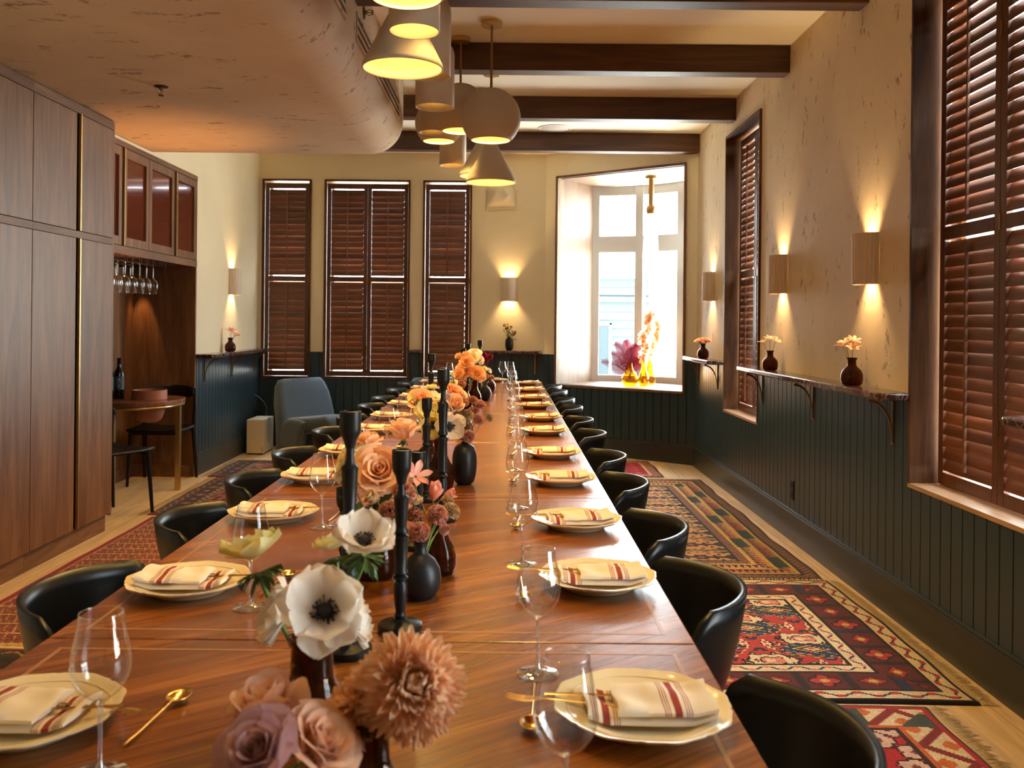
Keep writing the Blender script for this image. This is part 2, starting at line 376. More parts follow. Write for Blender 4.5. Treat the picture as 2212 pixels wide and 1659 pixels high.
def floor_mat():
    m, nt, b = new_mat('oak_floorboards'); tc = nt.nodes.new('ShaderNodeTexCoord')
    rot = N(nt, 'ShaderNodeMapping'); rot.inputs['Rotation'].default_value = (0, 0, pi/2); nt.links.new(tc.outputs['Object'], rot.inputs['Vector'])
    br = N(nt, 'ShaderNodeTexBrick', offset=0.37); br.inputs['Scale'].default_value = 1.0
    br.inputs['Brick Width'].default_value = 1.9; br.inputs['Row Height'].default_value = 0.19; br.inputs['Mortar Size'].default_value = 0.0012
    br.inputs['Color1'].default_value = (0.82, 0.63, 0.40, 1); br.inputs['Color2'].default_value = (0.72, 0.52, 0.31, 1); br.inputs['Mortar'].default_value = (0.15, 0.08, 0.04, 1)
    br.inputs['Mortar Smooth'].default_value = 0.2; br.inputs['Bias'].default_value = 0.0
    nt.links.new(rot.outputs[0], br.inputs['Vector'])
    mp = nt.nodes.new('ShaderNodeMapping'); mp.inputs['Scale'].default_value = (14, 1.2, 1); nt.links.new(tc.outputs['Object'], mp.inputs['Vector'])
    n = N(nt, 'ShaderNodeTexNoise', Scale=1.5, Detail=6.0, Roughness=0.65, Distortion=0.8); nt.links.new(mp.outputs[0], n.inputs['Vector'])
    r = ramp(nt, [(0.3, (0.72, 0.68, 0.62)), (0.6, (1.06, 1.06, 1.06))]); nt.links.new(n.outputs['Fac'], r.inputs[0])
    c = mixc(nt, 1.0, br.outputs['Color'], r.outputs[0], 'MULTIPLY'); nt.links.new(c, b.inputs['Base Color']); b.inputs['Roughness'].default_value = 0.42
    return m
M['floor'] = floor_mat()
def pile_mat(name):
    m, nt, b = new_mat(name); a = nt.nodes.new('ShaderNodeVertexColor'); a.layer_name = 'pile'
    mp = mapping(nt); n = N(nt, 'ShaderNodeTexNoise', Scale=260.0, Detail=3.0); nt.links.new(mp.outputs[0], n.inputs['Vector'])
    r = ramp(nt, [(0.3, (0.6, 0.6, 0.6)), (0.7, (1.15, 1.15, 1.15))]); nt.links.new(n.outputs['Fac'], r.inputs[0])
    c = mixc(nt, 1.0, a.outputs['Color'], r.outputs[0], 'MULTIPLY'); nt.links.new(c, b.inputs['Base Color'])
    b.inputs['Roughness'].default_value = 0.95; b.inputs['Specular IOR Level'].default_value = 0.15; b.inputs['Sheen Weight'].default_value = 0.15
    bump(nt, b, n.outputs['Fac'], 0.5, 0.004); return m
M['pile'] = pile_mat('rug_wool_pile')
M['fringe'] = simple('cotton_fringe', (0.55, 0.43, 0.28), 0.9)
# ================================================================ ROOM
class Wall:
    """a straight wall from A to B; s runs along it, d outward from the room"""
    def __init__(s, A, B, out):
        s.A = Vector((*A, 0)); s.B = Vector((*B, 0)); s.L = (s.B-s.A).length; s.dir = (s.B-s.A).normalized()
        s.out = Vector((*out, 0)).normalized()
        s.mat = Matrix(((s.dir.x, s.out.x, 0, s.A.x), (s.dir.y, s.out.y, 0, s.A.y), (0, 0, 1, 0), (0, 0, 0, 1)))
    def mb(s): m = MB(); m.M = s.mat; return m
def wall_solid(W, name, z0, z1, ops, th, mat, s0=None, s1=None):
    mb = W.mb(); s = W.L*0 if s0 is None else s0; end = W.L if s1 is None else s1
    for (a, b, za, zb) in sorted(ops):
        if a > s: mb.box(s, a, 0, th, z0, z1)
        if za > z0: mb.box(a, b, 0, th, z0, za)
        if zb < z1: mb.box(a, b, 0, th, zb, z1)
        s = b
    if end > s: mb.box(s, end, 0, th, z0, z1)
    return struct(mb.build(name, mat, smooth=30))
def wainscot(W, name, ops, s0, s1, ztop=1.0, zbase=0.18, pitch=0.0885):
    """tongue and groove boards standing 14 mm proud of the wall, cut around openings"""
    mb = W.mb(); t = 0.014; gd = 0.009; gw = 0.0045
    k = s0
    while k < s1 - 1e-4:
        e = min(k+pitch, s1)
        cuts = sorted({k, e} | {x for o in ops for x in o[:2] if k < x < e})
        for a, b in zip(cuts[:-1], cuts[1:]):
            mid = (a+b)/2; z = ztop; 
            for o in ops:
                if o[0] < mid < o[1]: z = min(z, o[2]-0.012)
            ga = gw if a == k else 0; gb = gw if b == e else 0
            prof = []
            if ga: prof += [(a, -t+gd), (a+ga*0.4, -t+gd)]
            prof += [(a+ga, -t), (b-gb, -t)]
            if gb: prof += [(b-gb*0.4, -t+gd), (b, -t+gd)]
            mb.grid([[(x, y, zbase), (x, y, z)] for x, y in prof])
            mb.add([(prof[0][0], 0, z), (prof[-1][0], 0, z)] + [(x, y, z) for x, y in reversed(prof)], [tuple(range(len(prof)+2))])
        k = e
    me = mb.mesh(name); me.materials.append(M['panel']); o = put(name, me); return struct(o)
def baseboard(W, name, s0, s1):
    mb = W.mb(); mb.box(s0, s1, -0.032, 0, 0, 0.172); mb.box(s0, s1, -0.024, 0, 0.172, 0.185)
    return struct(mb.build(name, M['skirt'], bevel=0.002))

TH = 0.30
WR = Wall((XR, -2.5), (XR, YC), (1, 0))
yo = 2.5
ops_r = [(0.55+yo, 1.60+yo, SILL, HEAD), (2.97+yo, 3.98+yo, SILL, HEAD), (6.41+yo, 7.38+yo, SILL, HEAD)]
wall_solid(WR, 'wall_right', 0, ZC, ops_r, TH, M['plaster_r'], s1=WR.L+0.0)
wainscot(WR, 'trim_1', ops_r, 0.0, WR.L)
baseboard(WR, 'baseboard_right', 0, WR.L-0.01)
WD = Wall((XR, YC), (0.41, YB), (0.606, 0.795))
op_bay = (0.136, 1.585, 0.69, 2.85)
wall_solid(WD, 'wall_bay', 0, ZC, [op_bay], 0.05, M['plaster'])
# the thick masonry around the bay recess
mb = WD.mb(); mb.box(-0.30, 0.11, 0.05, 0.80, 0, ZC); mb.box(1.61, 2.0, 0.05, 0.80, 0, ZC); mb.box(0.11, 1.61, 0.05, 0.80, 0, 0.66); mb.box(0.11, 1.61, 0.05, 0.80, 2.88, ZC)
struct(mb.build('wall_bay_outer', M['plaster'], smooth=30))
wainscot(WD, 'trim_2', [op_bay], 0.0, WD.L)
baseboard(WD, 'baseboard_bay', 0.01, WD.L-0.01)
WB = Wall((0.41, YB), (XL, YB), (0, 1))
def bx(x): return 0.41 - x
BW = [(-2.583, -2.096), (-1.924, -1.044), (-0.877, -0.39)]
ops_b = [(bx(b), bx(a), 0.735, 2.815) for a, b in BW]
wall_solid(WB, 'wall_back', 0, ZC, ops_b, TH, M['plaster'], s1=WB.L+0.3)
wainscot(WB, 'trim_3', ops_b, 0, WB.L)
baseboard(WB, 'baseboard_back', 0, WB.L)
WL = Wall((XL, YB), (XL, 7.66), (-1, 0))
wall_solid(WL, 'wall_left', 0, ZC, [], 0.12, M['plaster'])
wainscot(WL, 'trim_4', [], 0, WL.L)
baseboard(WL, 'baseboard_left', 0.02, WL.L)
# left side beyond the cabinetry, and the room's near end
mb = MB(); mb.box(-3.45, -3.18, -2.5, 7.78, 0, ZC); struct(mb.build('wall_niche', M['plaster']))
mb = MB(); mb.box(XL-0.12, XL, 5.70, 7.66, 2.55, ZC-0.001); struct(mb.build('wall_left_upper', M['plaster']))
mb = MB(); mb.box(-3.18, -2.76, 7.66, 7.78, 0, ZC); struct(mb.build('wall_niche_end', M['plaster']))
mb = MB(); mb.box(-3.2, XR+TH, -2.7, -2.5, 0, ZC); struct(mb.build('wall_near', M['plaster']))
mb = MB(); mb.box(-3.5, 2.2, -2.7, 10.1, -0.1, 0.0); struct(mb.build('floor', M['floor']))
mb = MB(); mb.box(-3.5, 2.2, -2.7, 10.1, ZC, ZC+0.12); struct(mb.build('ceiling', M['ceiling']))

# ---- soffit (dropped bulkhead) with a rounded lower edge
R = 0.24; prof = [(-3.18, SOF_Z), (-2.2, SOF_Z), (-1.6, SOF_Z)]
for k in range(13):
    a = -pi/2 + k*pi/24; prof.append((SOF_X-R+R*cos(a), SOF_Z+R+R*sin(a)))
prof += [(SOF_X, 3.0), (SOF_X, ZC-0.001)]
mb = MB(); P = [[(x, y, z) for (x, z) in prof] for y in (-2.49, 1.5, 4.0, SOF_Y)]
mb.grid(P)
n = len(prof); mb.add([(x, SOF_Y, z) for x, z in prof] + [(-3.18, SOF_Y, ZC-0.001)], [tuple(range(n+1))])
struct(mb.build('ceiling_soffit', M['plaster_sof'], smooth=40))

# ---- ceiling beams
for k, (yf, x0, x1) in enumerate([(0.55, SOF_X, XR), (1.87, SOF_X, XR), (3.19, SOF_X, XR), (4.51, SOF_X, XR), (5.77, SOF_X, XR), (7.12, XL, XR), (8.46, XL, XR+0.0)]):
    mb = MB(); x1_ = x1 if yf < 8 else 1.80
    mb.box(x0, x1_-0.001, yf, yf+0.125, ZC-0.175, ZC-0.001)
    o = struct(mb.build('ceiling_beam', M['beam'], bevel=0.006)); o['label'] = 'dark wooden ceiling beam, %s from the camera' % ORD[k]

# ---- linear vents on the soffit's fascia
def slot_vent(y0, y1, lab):
    t = thing('slot_air_vent', lab, 'air vent', (SOF_X, y0, 2.84), 0, 'slot air vents on the soffit')
    f = MB(); L = y1-y0
    for z in (-0.075, -0.032, 0.011, 0.054): f.box(0.0, 0.006, 0, L, z, z+0.018)
    f.box(0.0, 0.006, -0.012, 0, -0.075, 0.072); f.box(0.0, 0.006, L, L+0.012, -0.075, 0.072)
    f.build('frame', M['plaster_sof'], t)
    s = MB(); s.box(0.0005, 0.002, 0, L, -0.06, 0.06); s.build('slot', M['black_gap'], t)
slot_vent(4.62, 6.42, 'long slot vent on the soffit side, farther from the camera')
slot_vent(2.30, 4.28, 'long slot vent on the soffit side, at the top edge of the photo')

def sprinkler(loc, rot, lab):
    t = thing('fire_sprinkler', lab, 'sprinkler', loc); t.rotation_euler = rot
    MB().lathe([(0, 0), (0.036, 0), (0.036, 0.004), (0.022, 0.008), (0, 0.008)], 20).build('flange', M['dark_metal'], t, 30)
    b = MB(); b.lathe([(0, 0.008), (0.011, 0.008), (0.011, 0.02), (0, 0.02)], 12)
    b.tube([(-0.009, 0, 0.018), (-0.016, 0, 0.03), (-0.009, 0, 0.044), (0, 0, 0.048)], 0.0025, 6); b.tube([(0.009, 0, 0.018), (0.016, 0, 0.03), (0.009, 0, 0.044), (0, 0, 0.048)], 0.0025, 6)
    b.tube([(0, 0, 0.018), (0, 0, 0.048)], 0.003, 6); b.build('body', M['brass_dk'], t, 40)
    MB().lathe([(0, 0.048), (0.015, 0.048), (0.015, 0.05), (0, 0.05)], 16).build('deflector', M['dark_metal'], t, 30)
sprinkler(at(783, 36, 4.84).to_tuple(), (0, pi/2, 0), 'small fire sprinkler on the upright side of the soffit above the vent')
bpy.context.view_layer.update()
for o in list(COL.objects):
    if o.name == 'fire_sprinkler': o.location = (SOF_X, 4.84, 2.985)
sprinkler((-1.85, 4.81, SOF_Z), (pi, 0, 0), 'small fire sprinkler on the underside of the mottled soffit')
# ---- ceiling speaker and junction box
t = thing('ceiling_speaker', 'round white ceiling speaker between the two farthest beams', 'speaker', (0.43, 8.28, ZC))
MB().lathe([(0, 0), (0.155, 0), (0.155, -0.006), (0.14, -0.01), (0.132, -0.006)], 40).build('rim', M['white'], t, 40)
MB().lathe([(0, -0.005), (0.131, -0.005), (0.12, -0.012), (0, -0.018)], 40).build('grille', simple('speaker_grille', (0.62, 0.6, 0.56), 0.7), t, 60)
t = thing('smoke_alarm', 'small boxy ceiling alarm just before the round speaker', 'alarm', (0.345, 7.55, ZC))
MB().box(-0.09, 0.09, -0.05, 0.05, -0.045, 0).build('housing', M['offwhite'], t, bevel=0.012)
MB().lathe([(0, -0.058), (0.012, -0.056), (0.014, -0.045)], 12).build('sensor', M['dark_metal'], t, 40)

# ================================================================ WINDOWS, reveals
def reveal(W, name, a, b, z0, z1, depth, mat, sillmat=None, lip=0.018, t=0.02, sill_over=0.0):
    """board lining of an opening with a slim projecting edge; sill is its own part"""
    r = bpy.data.objects.new(name, None); COL.objects.link(r); r['kind'] = 'structure'; r.empty_display_size = 0.1
    f = W.mb(); e = 0.016
    f.box(a-e, a+t-e, -lip, depth, z0, z1); f.box(b-t+e, b+e, -lip, depth, z0, z1); f.box(a-e, b+e, -lip, depth, z1-t+e, z1+e)
    f.build('window_frame', mat, r, bevel=0.0015)
    s = W.mb(); s.box(a-e, b+e, -lip-sill_over, depth, z0-e, z0+t-e); s.build('window_sill', sillmat or mat, r, bevel=0.002)
    return r
def glazing(W, parent, a, b, z0, z1, d, bars):
    g = W.mb(); g.box(a, b, d, d+0.006, z0, z1); g.build('pane', M['pane'], parent)
    g = W.mb()
    for z in bars: g.box(a, b, d-0.02, d+0.03, z-0.02, z+0.02)
    g.box(a, a+0.05, d-0.02, d+0.03, z0, z1); g.box(b-0.05, b, d-0.02, d+0.03, z0, z1)
    g.box(a, b, d-0.02, d+0.03, z0, z0+0.05); g.box(a, b, d-0.02, d+0.03, z1-0.05, z1)
    g.build('sash', M['white'], parent)
M['reveal_sill'] = wood('window_sill_wood', (0.34, 0.19, 0.10), (0.46, 0.28, 0.16), (0.58, 0.38, 0.24), 'Y', 0.4)
for k, (a, b, z0, z1) in enumerate(ops_r):
    r = reveal(WR, 'window_%d' % (k+1), a, b, z0, z1, 0.26, M['reveal'], M['reveal_sill'])
    glazing(WR, r, a, b, z0, z1, 0.22, [1.75])
for k, (a, b, z0, z1) in enumerate(ops_b):
    r = reveal(WB, 'window_%d' % (k+4), a, b, z0, z1, 0.26, M['reveal'], M['reveal'])
    glazing(WB, r, a, b, z0, z1, 0.22, [1.75])

M['rod'] = wood('shutter_rod_wood', (0.12, 0.045, 0.02), (0.20, 0.085, 0.042), (0.28, 0.13, 0.07), 'Z', 0.35)  # lighter than the shutter wood: light the rods catch, put into the colour
# ---- plantation shutters.  local frame: x along, y = depth away from the room, z up
def shutter(W, a, b, z0, z1, npan, d, label, tilt=20, mid=1.735, pitch=0.0535, stile=0.042, gapL=0.0015, gapR=0.002, flip=False, tilts=None):
    o = W.A + W.dir*a + W.out*d
    t = thing('window_shutter', label, 'shutter', (o.x, o.y, z0), 0, 'wooden louvered window shutters')
    rz = math.atan2(W.dir.y, W.dir.x); t.rotation_euler = (0, 0, rz)
    sgn = 1 if Matrix.Rotation(rz, 3, 'Z') @ Vector((0, 1, 0)) @ W.out > 0 else -1   # local +y outward?
    Wd = b-a-0.008; H = z1-z0-0.008
    pw = (Wd-gapL-gapR)/npan
    for p in range(npan):
        x0 = 0.004 + (gapR if flip else gapL) + p*pw; x1 = x0+pw-0.0012; zt = H-0.007; zb = 0.003; zm = mid-z0
        f = MB(); yd = 0.014
        f.box(x0, x0+stile, -yd, yd, zb, zt); f.box(x1-stile, x1, -yd, yd, zb, zt)
        f.box(x0+stile, x1-stile, -yd, yd, zb, zb+0.055); f.box(x0+stile, x1-stile, -yd, yd, zt-0.055, zt); f.box(x0+stile, x1-stile, -yd, yd, zm-0.028, zm+0.028)
        fr = f.build('panel_frame', M['shutter_f'], t, bevel=0.003)
        for (za, zb_) in ((zb+0.055, zm-0.028), (zm+0.028, zt-0.055)):
            nl = int(round((zb_-za-0.024)/pitch)); pt = (zb_-za-0.024)/nl
            mb = MB(); hw = pt*0.5+0.0055
            for k in range(nl):
                zc = za+0.012+pt*(k+0.5)
                tl = radians((tilts[p] if tilts else tilt) + random.uniform(-4, 4)); c, s = cos(tl), sin(tl)*sgn
                pr = []
                for (q, th_) in ((-1, 0), (-0.5, 0.0032), (0, 0.0044), (0.5, 0.0032), (1, 0), (0.5, -0.0032), (0, -0.0044), (-0.5, -0.0032)):
                    # q=+1 top edge leans outwards, so the room edge hangs down
                    z = q*hw*c - th_*s*1.0; y = q*hw*s + th_*c
                    pr.append((y, z+zc))
                xa, xb = x0+stile+0.0009, x1-stile-0.0009
                n0 = len(mb.v)
                mb.add([(xa, y, z) for y, z in pr] + [(xb, y, z) for y, z in pr],
                       [tuple(range(8)), tuple(reversed(range(8, 16)))] + [(i, 8+i, 8+(i+1) % 8, (i+1) % 8) for i in range(8)])
            me = mb.mesh('louvers', 40); me.materials.append(M['shutter']); lv = put('louvers', me, t)
            xr = (x0+x1)/2; yr = -sgn*(sin(radians(tilt))*hw+0.009)
            rd = MB(); rd.box(xr-0.0065, xr+0.0065, yr-0.006, yr+0.006, za+0.03, zb_-0.02); rd.build('tilt_rod', M['rod'], lv, bevel=0.002)
        hx = x0-0.001
        for z in (0.3, H/2, H-0.35): MB().box(hx-0.008, hx+0.006, -sgn*0.017, -sgn*0.013, z-0.03, z+0.03).build('hinge', M['brass_dk'], fr)
    return t
for k, (a, b, z0, z1) in enumerate(ops_r):
    lab = ['louvered wooden shutters of the side window nearest the camera, out of the frame', 'large dark louvered shutters filling the near window on the right wall', 'narrow-looking louvered shutters in the far window of the right wall'][k]
    shutter(WR, a+0.02, b-0.02, z0+0.006, z1-0.01, 2, 0.11, lab, tilt=(80, 19, 21)[k], pitch=0.052)
labs = ['left louvered shutter on the far wall, behind the blue armchair', 'wide double louvered shutters in the middle of the far wall', 'right louvered shutter on the far wall, behind the candlesticks']
for k, (a, b, z0, z1) in enumerate(ops_b):
    shutter(WB, a+0.004, b-0.004, z0+0.006, z1-0.01, 2 if k == 1 else 1, 0.03, labs[k], tilt=17, pitch=0.062, flip=True, mid=1.775)

# ================================================================ BAY WINDOW
a, b, z0, z1 = op_bay
bay = bpy.data.objects.new('window_7', None); COL.objects.link(bay); bay['kind'] = 'structure'
f = WD.mb(); D = 0.74; e = 0.02
f.box(a-e, a, -0.016, D, z0, z1); f.box(b, b+e, -0.016, D, z0, z1); f.box(a-e, b+e, -0.016, D, z1, z1+e); f.build('window_frame', M['reveal_l'], bay, bevel=0.0015)
s_ = WD.mb(); s_.box(a-e, b+e, -0.016, D+0.30, z0-e, z0); s_.build('window_sill', M['reveal_l'], bay, bevel=0.002)
eb = WD.mb(); eb.box(a-e-0.004, a-e+0.012, -0.022, -0.014, z0-e, z1+e); eb.box(b+e-0.012, b+e+0.004, -0.022, -0.014, z0-e, z1+e); eb.box(a-e, b+e, -0.022, -0.014, z1+e-0.012, z1+e+0.004); eb.box(a-e, b+e, -0.022, -0.014, z0-e-0.004, z0-e+0.012)
eb.build('frame_edge', M['rod'], bay)
# curved bow glazing
cx_, rad_ = (a+b)/2, 1.35; half = (b-a)/2
amax = math.asin(half/rad_)
def bow(ang, off=0): return (cx_+(rad_+off)*sin(ang), D - rad_*cos(amax) + (rad_+off)*cos(ang))
fr = WD.mb(); NSEG = 24
def arcband(mb, za, zb, t0=-0.035, t1=0.035):
    P = []
    for k in range(NSEG+1):
        an = -amax+2*amax*k/NSEG; q0 = bow(an, t0); q1 = bow(an, t1)
        P.append([(q0[0], q0[1], za), (q1[0], q1[1], za), (q1[0], q1[1], zb), (q0[0], q0[1], zb)])
    mb.grid(P, cv=True)
arcband(fr, z0, z0+0.07); arcband(fr, z1-0.10, z1+0.0); arcband(fr, 2.12, 2.30, -0.045, 0.045)
for q in (-1, -0.34, 0.34, 1):
    an = amax*q; w_ = 0.045
    c0 = bow(an-w_/rad_, -0.05); c1 = bow(an+w_/rad_, -0.05); c2 = bow(an+w_/rad_, 0.05); c3 = bow(an-w_/rad_, 0.05)
    fr.prism([c0, c1, c2, c3], z0, z1)
fr.build('bow_window_frame', M['bayframe'], bay, smooth=30)
g = WD.mb(); g.grid([[(*bow(-amax+2*amax*k/NSEG), z0+0.05), (*bow(-amax+2*amax*k/NSEG), z1-0.05)] for k in range(NSEG+1)]); g.build('pane', M['pane'], bay, smooth=60)
# cap above/below the bow beyond the masonry
cp = WD.mb(); pts = [bow(-amax+2*amax*k/NSEG, 0.04) for k in range(NSEG+1)]
cp.prism(pts, z1, z1+0.25); cp.prism(pts, z0-0.6, z0-0.02); struct(cp.build('wall_bay_cap', M['white']))

# ---- street outside: ground, clapboard house and a bare tree
mb = MB(); mb.box(0.5, 6.0, 15.5, 26, -0.9, -0.8); struct(mb.build('ground', simple('pale_pavement', (0.75, 0.74, 0.70), 0.9)))
hm = simple('pale_blue_clapboard', (0.026, 0.040, 0.045), 0.9)
t = thing('clapboard_house', 'pale blue clapboard house outside beyond the bay window', 'house', (1.5, 18.6, -0.8))
mb = MB()
for k in range(18):
    z = k*0.17; mb.add([(0, 0, z), (1.45, 0, z), (1.45, 0.03, z+0.17), (0, 0.03, z+0.17), (0, 0.03, z), (1.45, 0.03, z)], [(0, 1, 2, 3), (0, 4, 5, 1)])
mb.box(0, 1.45, 0.03, 5, 0, 3.06); mb.build('clapboard_wall', hm, t)
mb = MB(); mb.add([(-0.1, -0.12, 3.06), (1.52, -0.12, 3.06), (1.52, 5, 3.06), (-0.1, 5, 3.06), (-0.1, 2.3, 3.3), (1.52, 2.3, 3.3)], [(0, 1, 5, 4), (2, 3, 4, 5), (0, 4, 3), (1, 2, 5), (0, 3, 2, 1)])
mb.build('roof', simple('grey_roof', (0.32, 0.36, 0.38), 0.9), t)
mb = MB(); mb.box(0.40, 0.62, -0.04, 0.03, 0.5, 2.1); wf = mb.build('window', simple('dark_house_window', (0.008, 0.016, 0.02), 0.9), t)
mb = MB(); mb.box(0.35, 0.40, -0.06, 0.03, 0.44, 2.15); mb.box(0.62, 0.67, -0.06, 0.03, 0.44, 2.15); mb.box(0.35, 0.67, -0.06, 0.03, 2.1, 2.16); mb.build('window_trim', M['white'], wf)
mb = MB(); mb.box(0.0, 1.45, -0.08, 0.03, 2.58, 2.68); mb.build('eave_band', hm, t)

# ================================================================ SHELVES (marble ledges with brass brackets)
def shelf(W, s0, s1, label, brs, ztop=1.035, depth=0.15, th=0.034, r0=0.05, r1=0.05):
    o = W.A + W.dir*s0
    t = thing('marble_shelf', label, 'shelf', (o.x, o.y, ztop), 0, 'marble drink ledges along the walls')
    mt = W.mat.copy(); mt.translation = Vector((0, 0, 0)); L = s1-s0
    poly = [(0, 0)]
    def arc(cx, cy, r, a0, a1): return [(cx+r*cos(a0+(a1-a0)*k/6), cy+r*sin(a0+(a1-a0)*k/6)) for k in range(7)]
    poly += arc(r0, -depth+r0, r0, pi, 1.5*pi) if r0 else [(0, -depth)]
    poly += arc(L-r1, -depth+r1, r1, -pi/2, 0) if r1 else [(L, -depth)]
    poly += [(L, 0)]
    mb = MB(); mb.M = mt; mb.prism(poly, -th, 0); mb.build('slab', M['marble'], t, smooth=30, bevel=0.009, bseg=3)
    for s in brs:
        mb = MB(); mb.M = mt; x = s-s0
        mb.box(x-0.009, x+0.009, -0.022, -0.015, -th-0.205, -th)          # wall plate
        mb.box(x-0.009, x+0.009, -0.125, -0.016, -th-0.008, -th)
        P = []
        for k in range(9):
            q = k/8*pi/2; cy_, cz_ = -0.125+0.105*sin(q), -th-0.006-0.165*(1-cos(q)); wd = 0.007
            P.append([(x-0.006, cy_, cz_), (x+0.006, cy_, cz_), (x+0.006, cy_-0.003, cz_-0.014), (x-0.006, cy_-0.003, cz_-0.014)])
        mb.grid(P, cv=True)
        mb.lathe([(0, 0)], 3) if False else None
        b_ = mb.build('bracket', M['brass_dk'], t)
        kn = MB(); kn.M = mt @ Matrix.Translation((x, -0.02, -th-0.208)); kn.lathe([(0, -0.008), (0.007, -0.004), (0.008, 0.002), (0, 0.008)], 10); kn.build('finial', M['brass'], b_, 60)
    return t
shelf(WR, 3.98+yo, 6.50+yo, 'long dark marble shelf on the right wall between the windows', [4.15+yo, 5.23+yo, 6.27+yo])
shelf(WR, 0.0+yo, 3.04+yo, 'end of a dark marble shelf at the right edge of the photo', [2.8+yo, 1.8+yo])
shelf(WR, 7.38+yo, 8.46+yo, 'short marble shelf on the right wall beyond the far window', [7.6+yo, 8.35+yo])
shelf(WL, 0.06, 1.93, 'dark marble shelf on the left wall beside the wine niche', [0.16, 0.93, 1.72], r0=0.03, r1=0.0)
shelf(WB, 0.03, bx(-0.37)-0.005, 'marble shelf on the far wall left of the bay window', [0.10, 0.72], depth=0.13)
shelf(WB, bx(-0.90), bx(-1.02), 'tiny marble shelf piece between two far shutters', [], depth=0.06, r0=0.01, r1=0.01)
# ================================================================ CABINETRY
CX = -2.47; ends = [3.74, 4.22, 4.70, 5.18, 5.655]
for k in range(2):
    y0, y1 = (3.74, 4.70) if k == 0 else (4.70, 5.655)
    t = thing('tall_cabinet', ['tall walnut cabinet unit at the left edge of the photo', 'tall walnut cabinet unit beside the wine niche, with brass edge pull'][k], 'cabinet', (CX, y0, 0), 0, 'tall walnut cabinets on the left wall')
    L = y1-y0
    b = MB(); b.box(-0.70, -0.03, 0.001, L-0.001, 0.10, 2.56); b.build('carcass', M['walnut_cab'], t)
    b = MB(); b.box(-0.68, -0.03, 0.001, L-0.001, 0, 0.10); b.build('plinth', M['walnut_capY'], t)
    for za, zb in ((1.794, 1.832), (2.512, 2.562)): MB().box(-0.03, -0.0005, 0.0005, L-0.0005, za, zb).build('rail', M['walnut_capY'], t)
    if k == 1:
        b = MB(); b.box(-0.70, 0.0, L-0.001, L+0.018, 0.10, 2.56); b.build('side_panel', M['walnut_cab'], t)
    for j in range(2):
        a = j*0.48 + 0.002; e = min(a+0.474, L-0.002)
        for (za, zb, nm) in ((0.112, 1.791, 'lower'), (1.836, 2.508, 'upper')):
            gap = 0.026 if j == 1 else 0
            d = MB(); d.box(-0.022, 0, a+ (0.034 if j == 1 else 0), e, za, zb); dr = d.build('door', M['walnut_cab'], t, bevel=0.0012)
            if j == 1:
                p = MB(); p.box(-0.005, 0.012, a+0.020, a+0.034, za, zb); p.box(-0.022, 0.002, a+0.034, a+0.038, za, zb); p.build('edge_pull', M['brass'], dr)
                p = MB(); p.box(-0.021, -0.018, a-0.002, a+0.020, za, zb); p.build('shadow_gap', M['black_gap'], dr)
# wine niche: back, far end panel, upper glass cabinets
t = thing('wine_niche', 'walnut lined niche with glazed upper cabinets above the small table', 'cabinet', (XL, 5.675, 0))
b = MB(); b.box(-0.53, -0.51, 0, 1.97, 0, 2.54); b.build('back_panel', M['walnut_cab'], t)
b = MB(); b.box(-0.53, 0.012, 1.955, 1.98, 0, 2.54); b.build('side_panel', M['walnut_cab'], t)
b = MB(); b.box(-0.51, -0.50, 0.02, 1.95, 0, 0.10); b.box(-0.50, -0.02, 1.94, 1.953, 0, 0.10); b.build('plinth', M['walnut_capY'], t)
b = MB(); b.box(-0.51, -0.505, 0.02, 1.14, 0.12, 1.76); b.build('mirror_panel', M['black_gap'], t)
b = MB(); b.box(-0.512, -0.49, 1.14, 1.165, 0.10, 1.76); b.build('brass_strip', M['brass'], t)
b = MB(); b.box(-0.52, -0.03, 0.0, 1.955, 1.775, 1.80); b.box(-0.52, -0.03, 0, 1.955, 2.50, 2.54); b.build('carcass', M['walnut_cab'], t)
for za, zb in ((1.773, 1.828), (2.505, 2.542)): MB().box(-0.03, 0.014, 0.0, 1.98, za, zb).build('rail', M['walnut_capY'], t)
doors = [(0.0, 0.485), (0.485, 0.95), (0.955, 1.455), (1.46, 1.955)]
for j, (a, e) in enumerate(doors):
    pull = j in (1, 3); a0 = a + (0.03 if pull else 0.002)
    f = MB(); f.box(-0.012, 0.012, a0, a0+0.05, 1.832, 2.501); f.box(-0.012, 0.012, e-0.05, e-0.002, 1.832, 2.501); f.box(-0.012, 0.012, a0+0.05, e-0.05, 1.832, 1.892); f.box(-0.012, 0.012, a0+0.05, e-0.05, 2.44, 2.501)
    d = f.build('door', M['walnut_cab'], t, bevel=0.001)
    g = MB(); g.box(-0.006, -0.002, a0+0.048, e-0.048, 1.89, 2.442); g.build('glass_panel', M['mirrorglass'], d)
    if pull:
        p = MB(); p.box(-0.005, 0.022, a+0.018, a+0.032, 1.832, 2.501); p.build('edge_pull', M['brass'], d)
        p = MB(); p.box(-0.012, -0.008, a, a+0.018, 1.832, 2.501); p.build('shadow_gap', M['black_gap'], d)
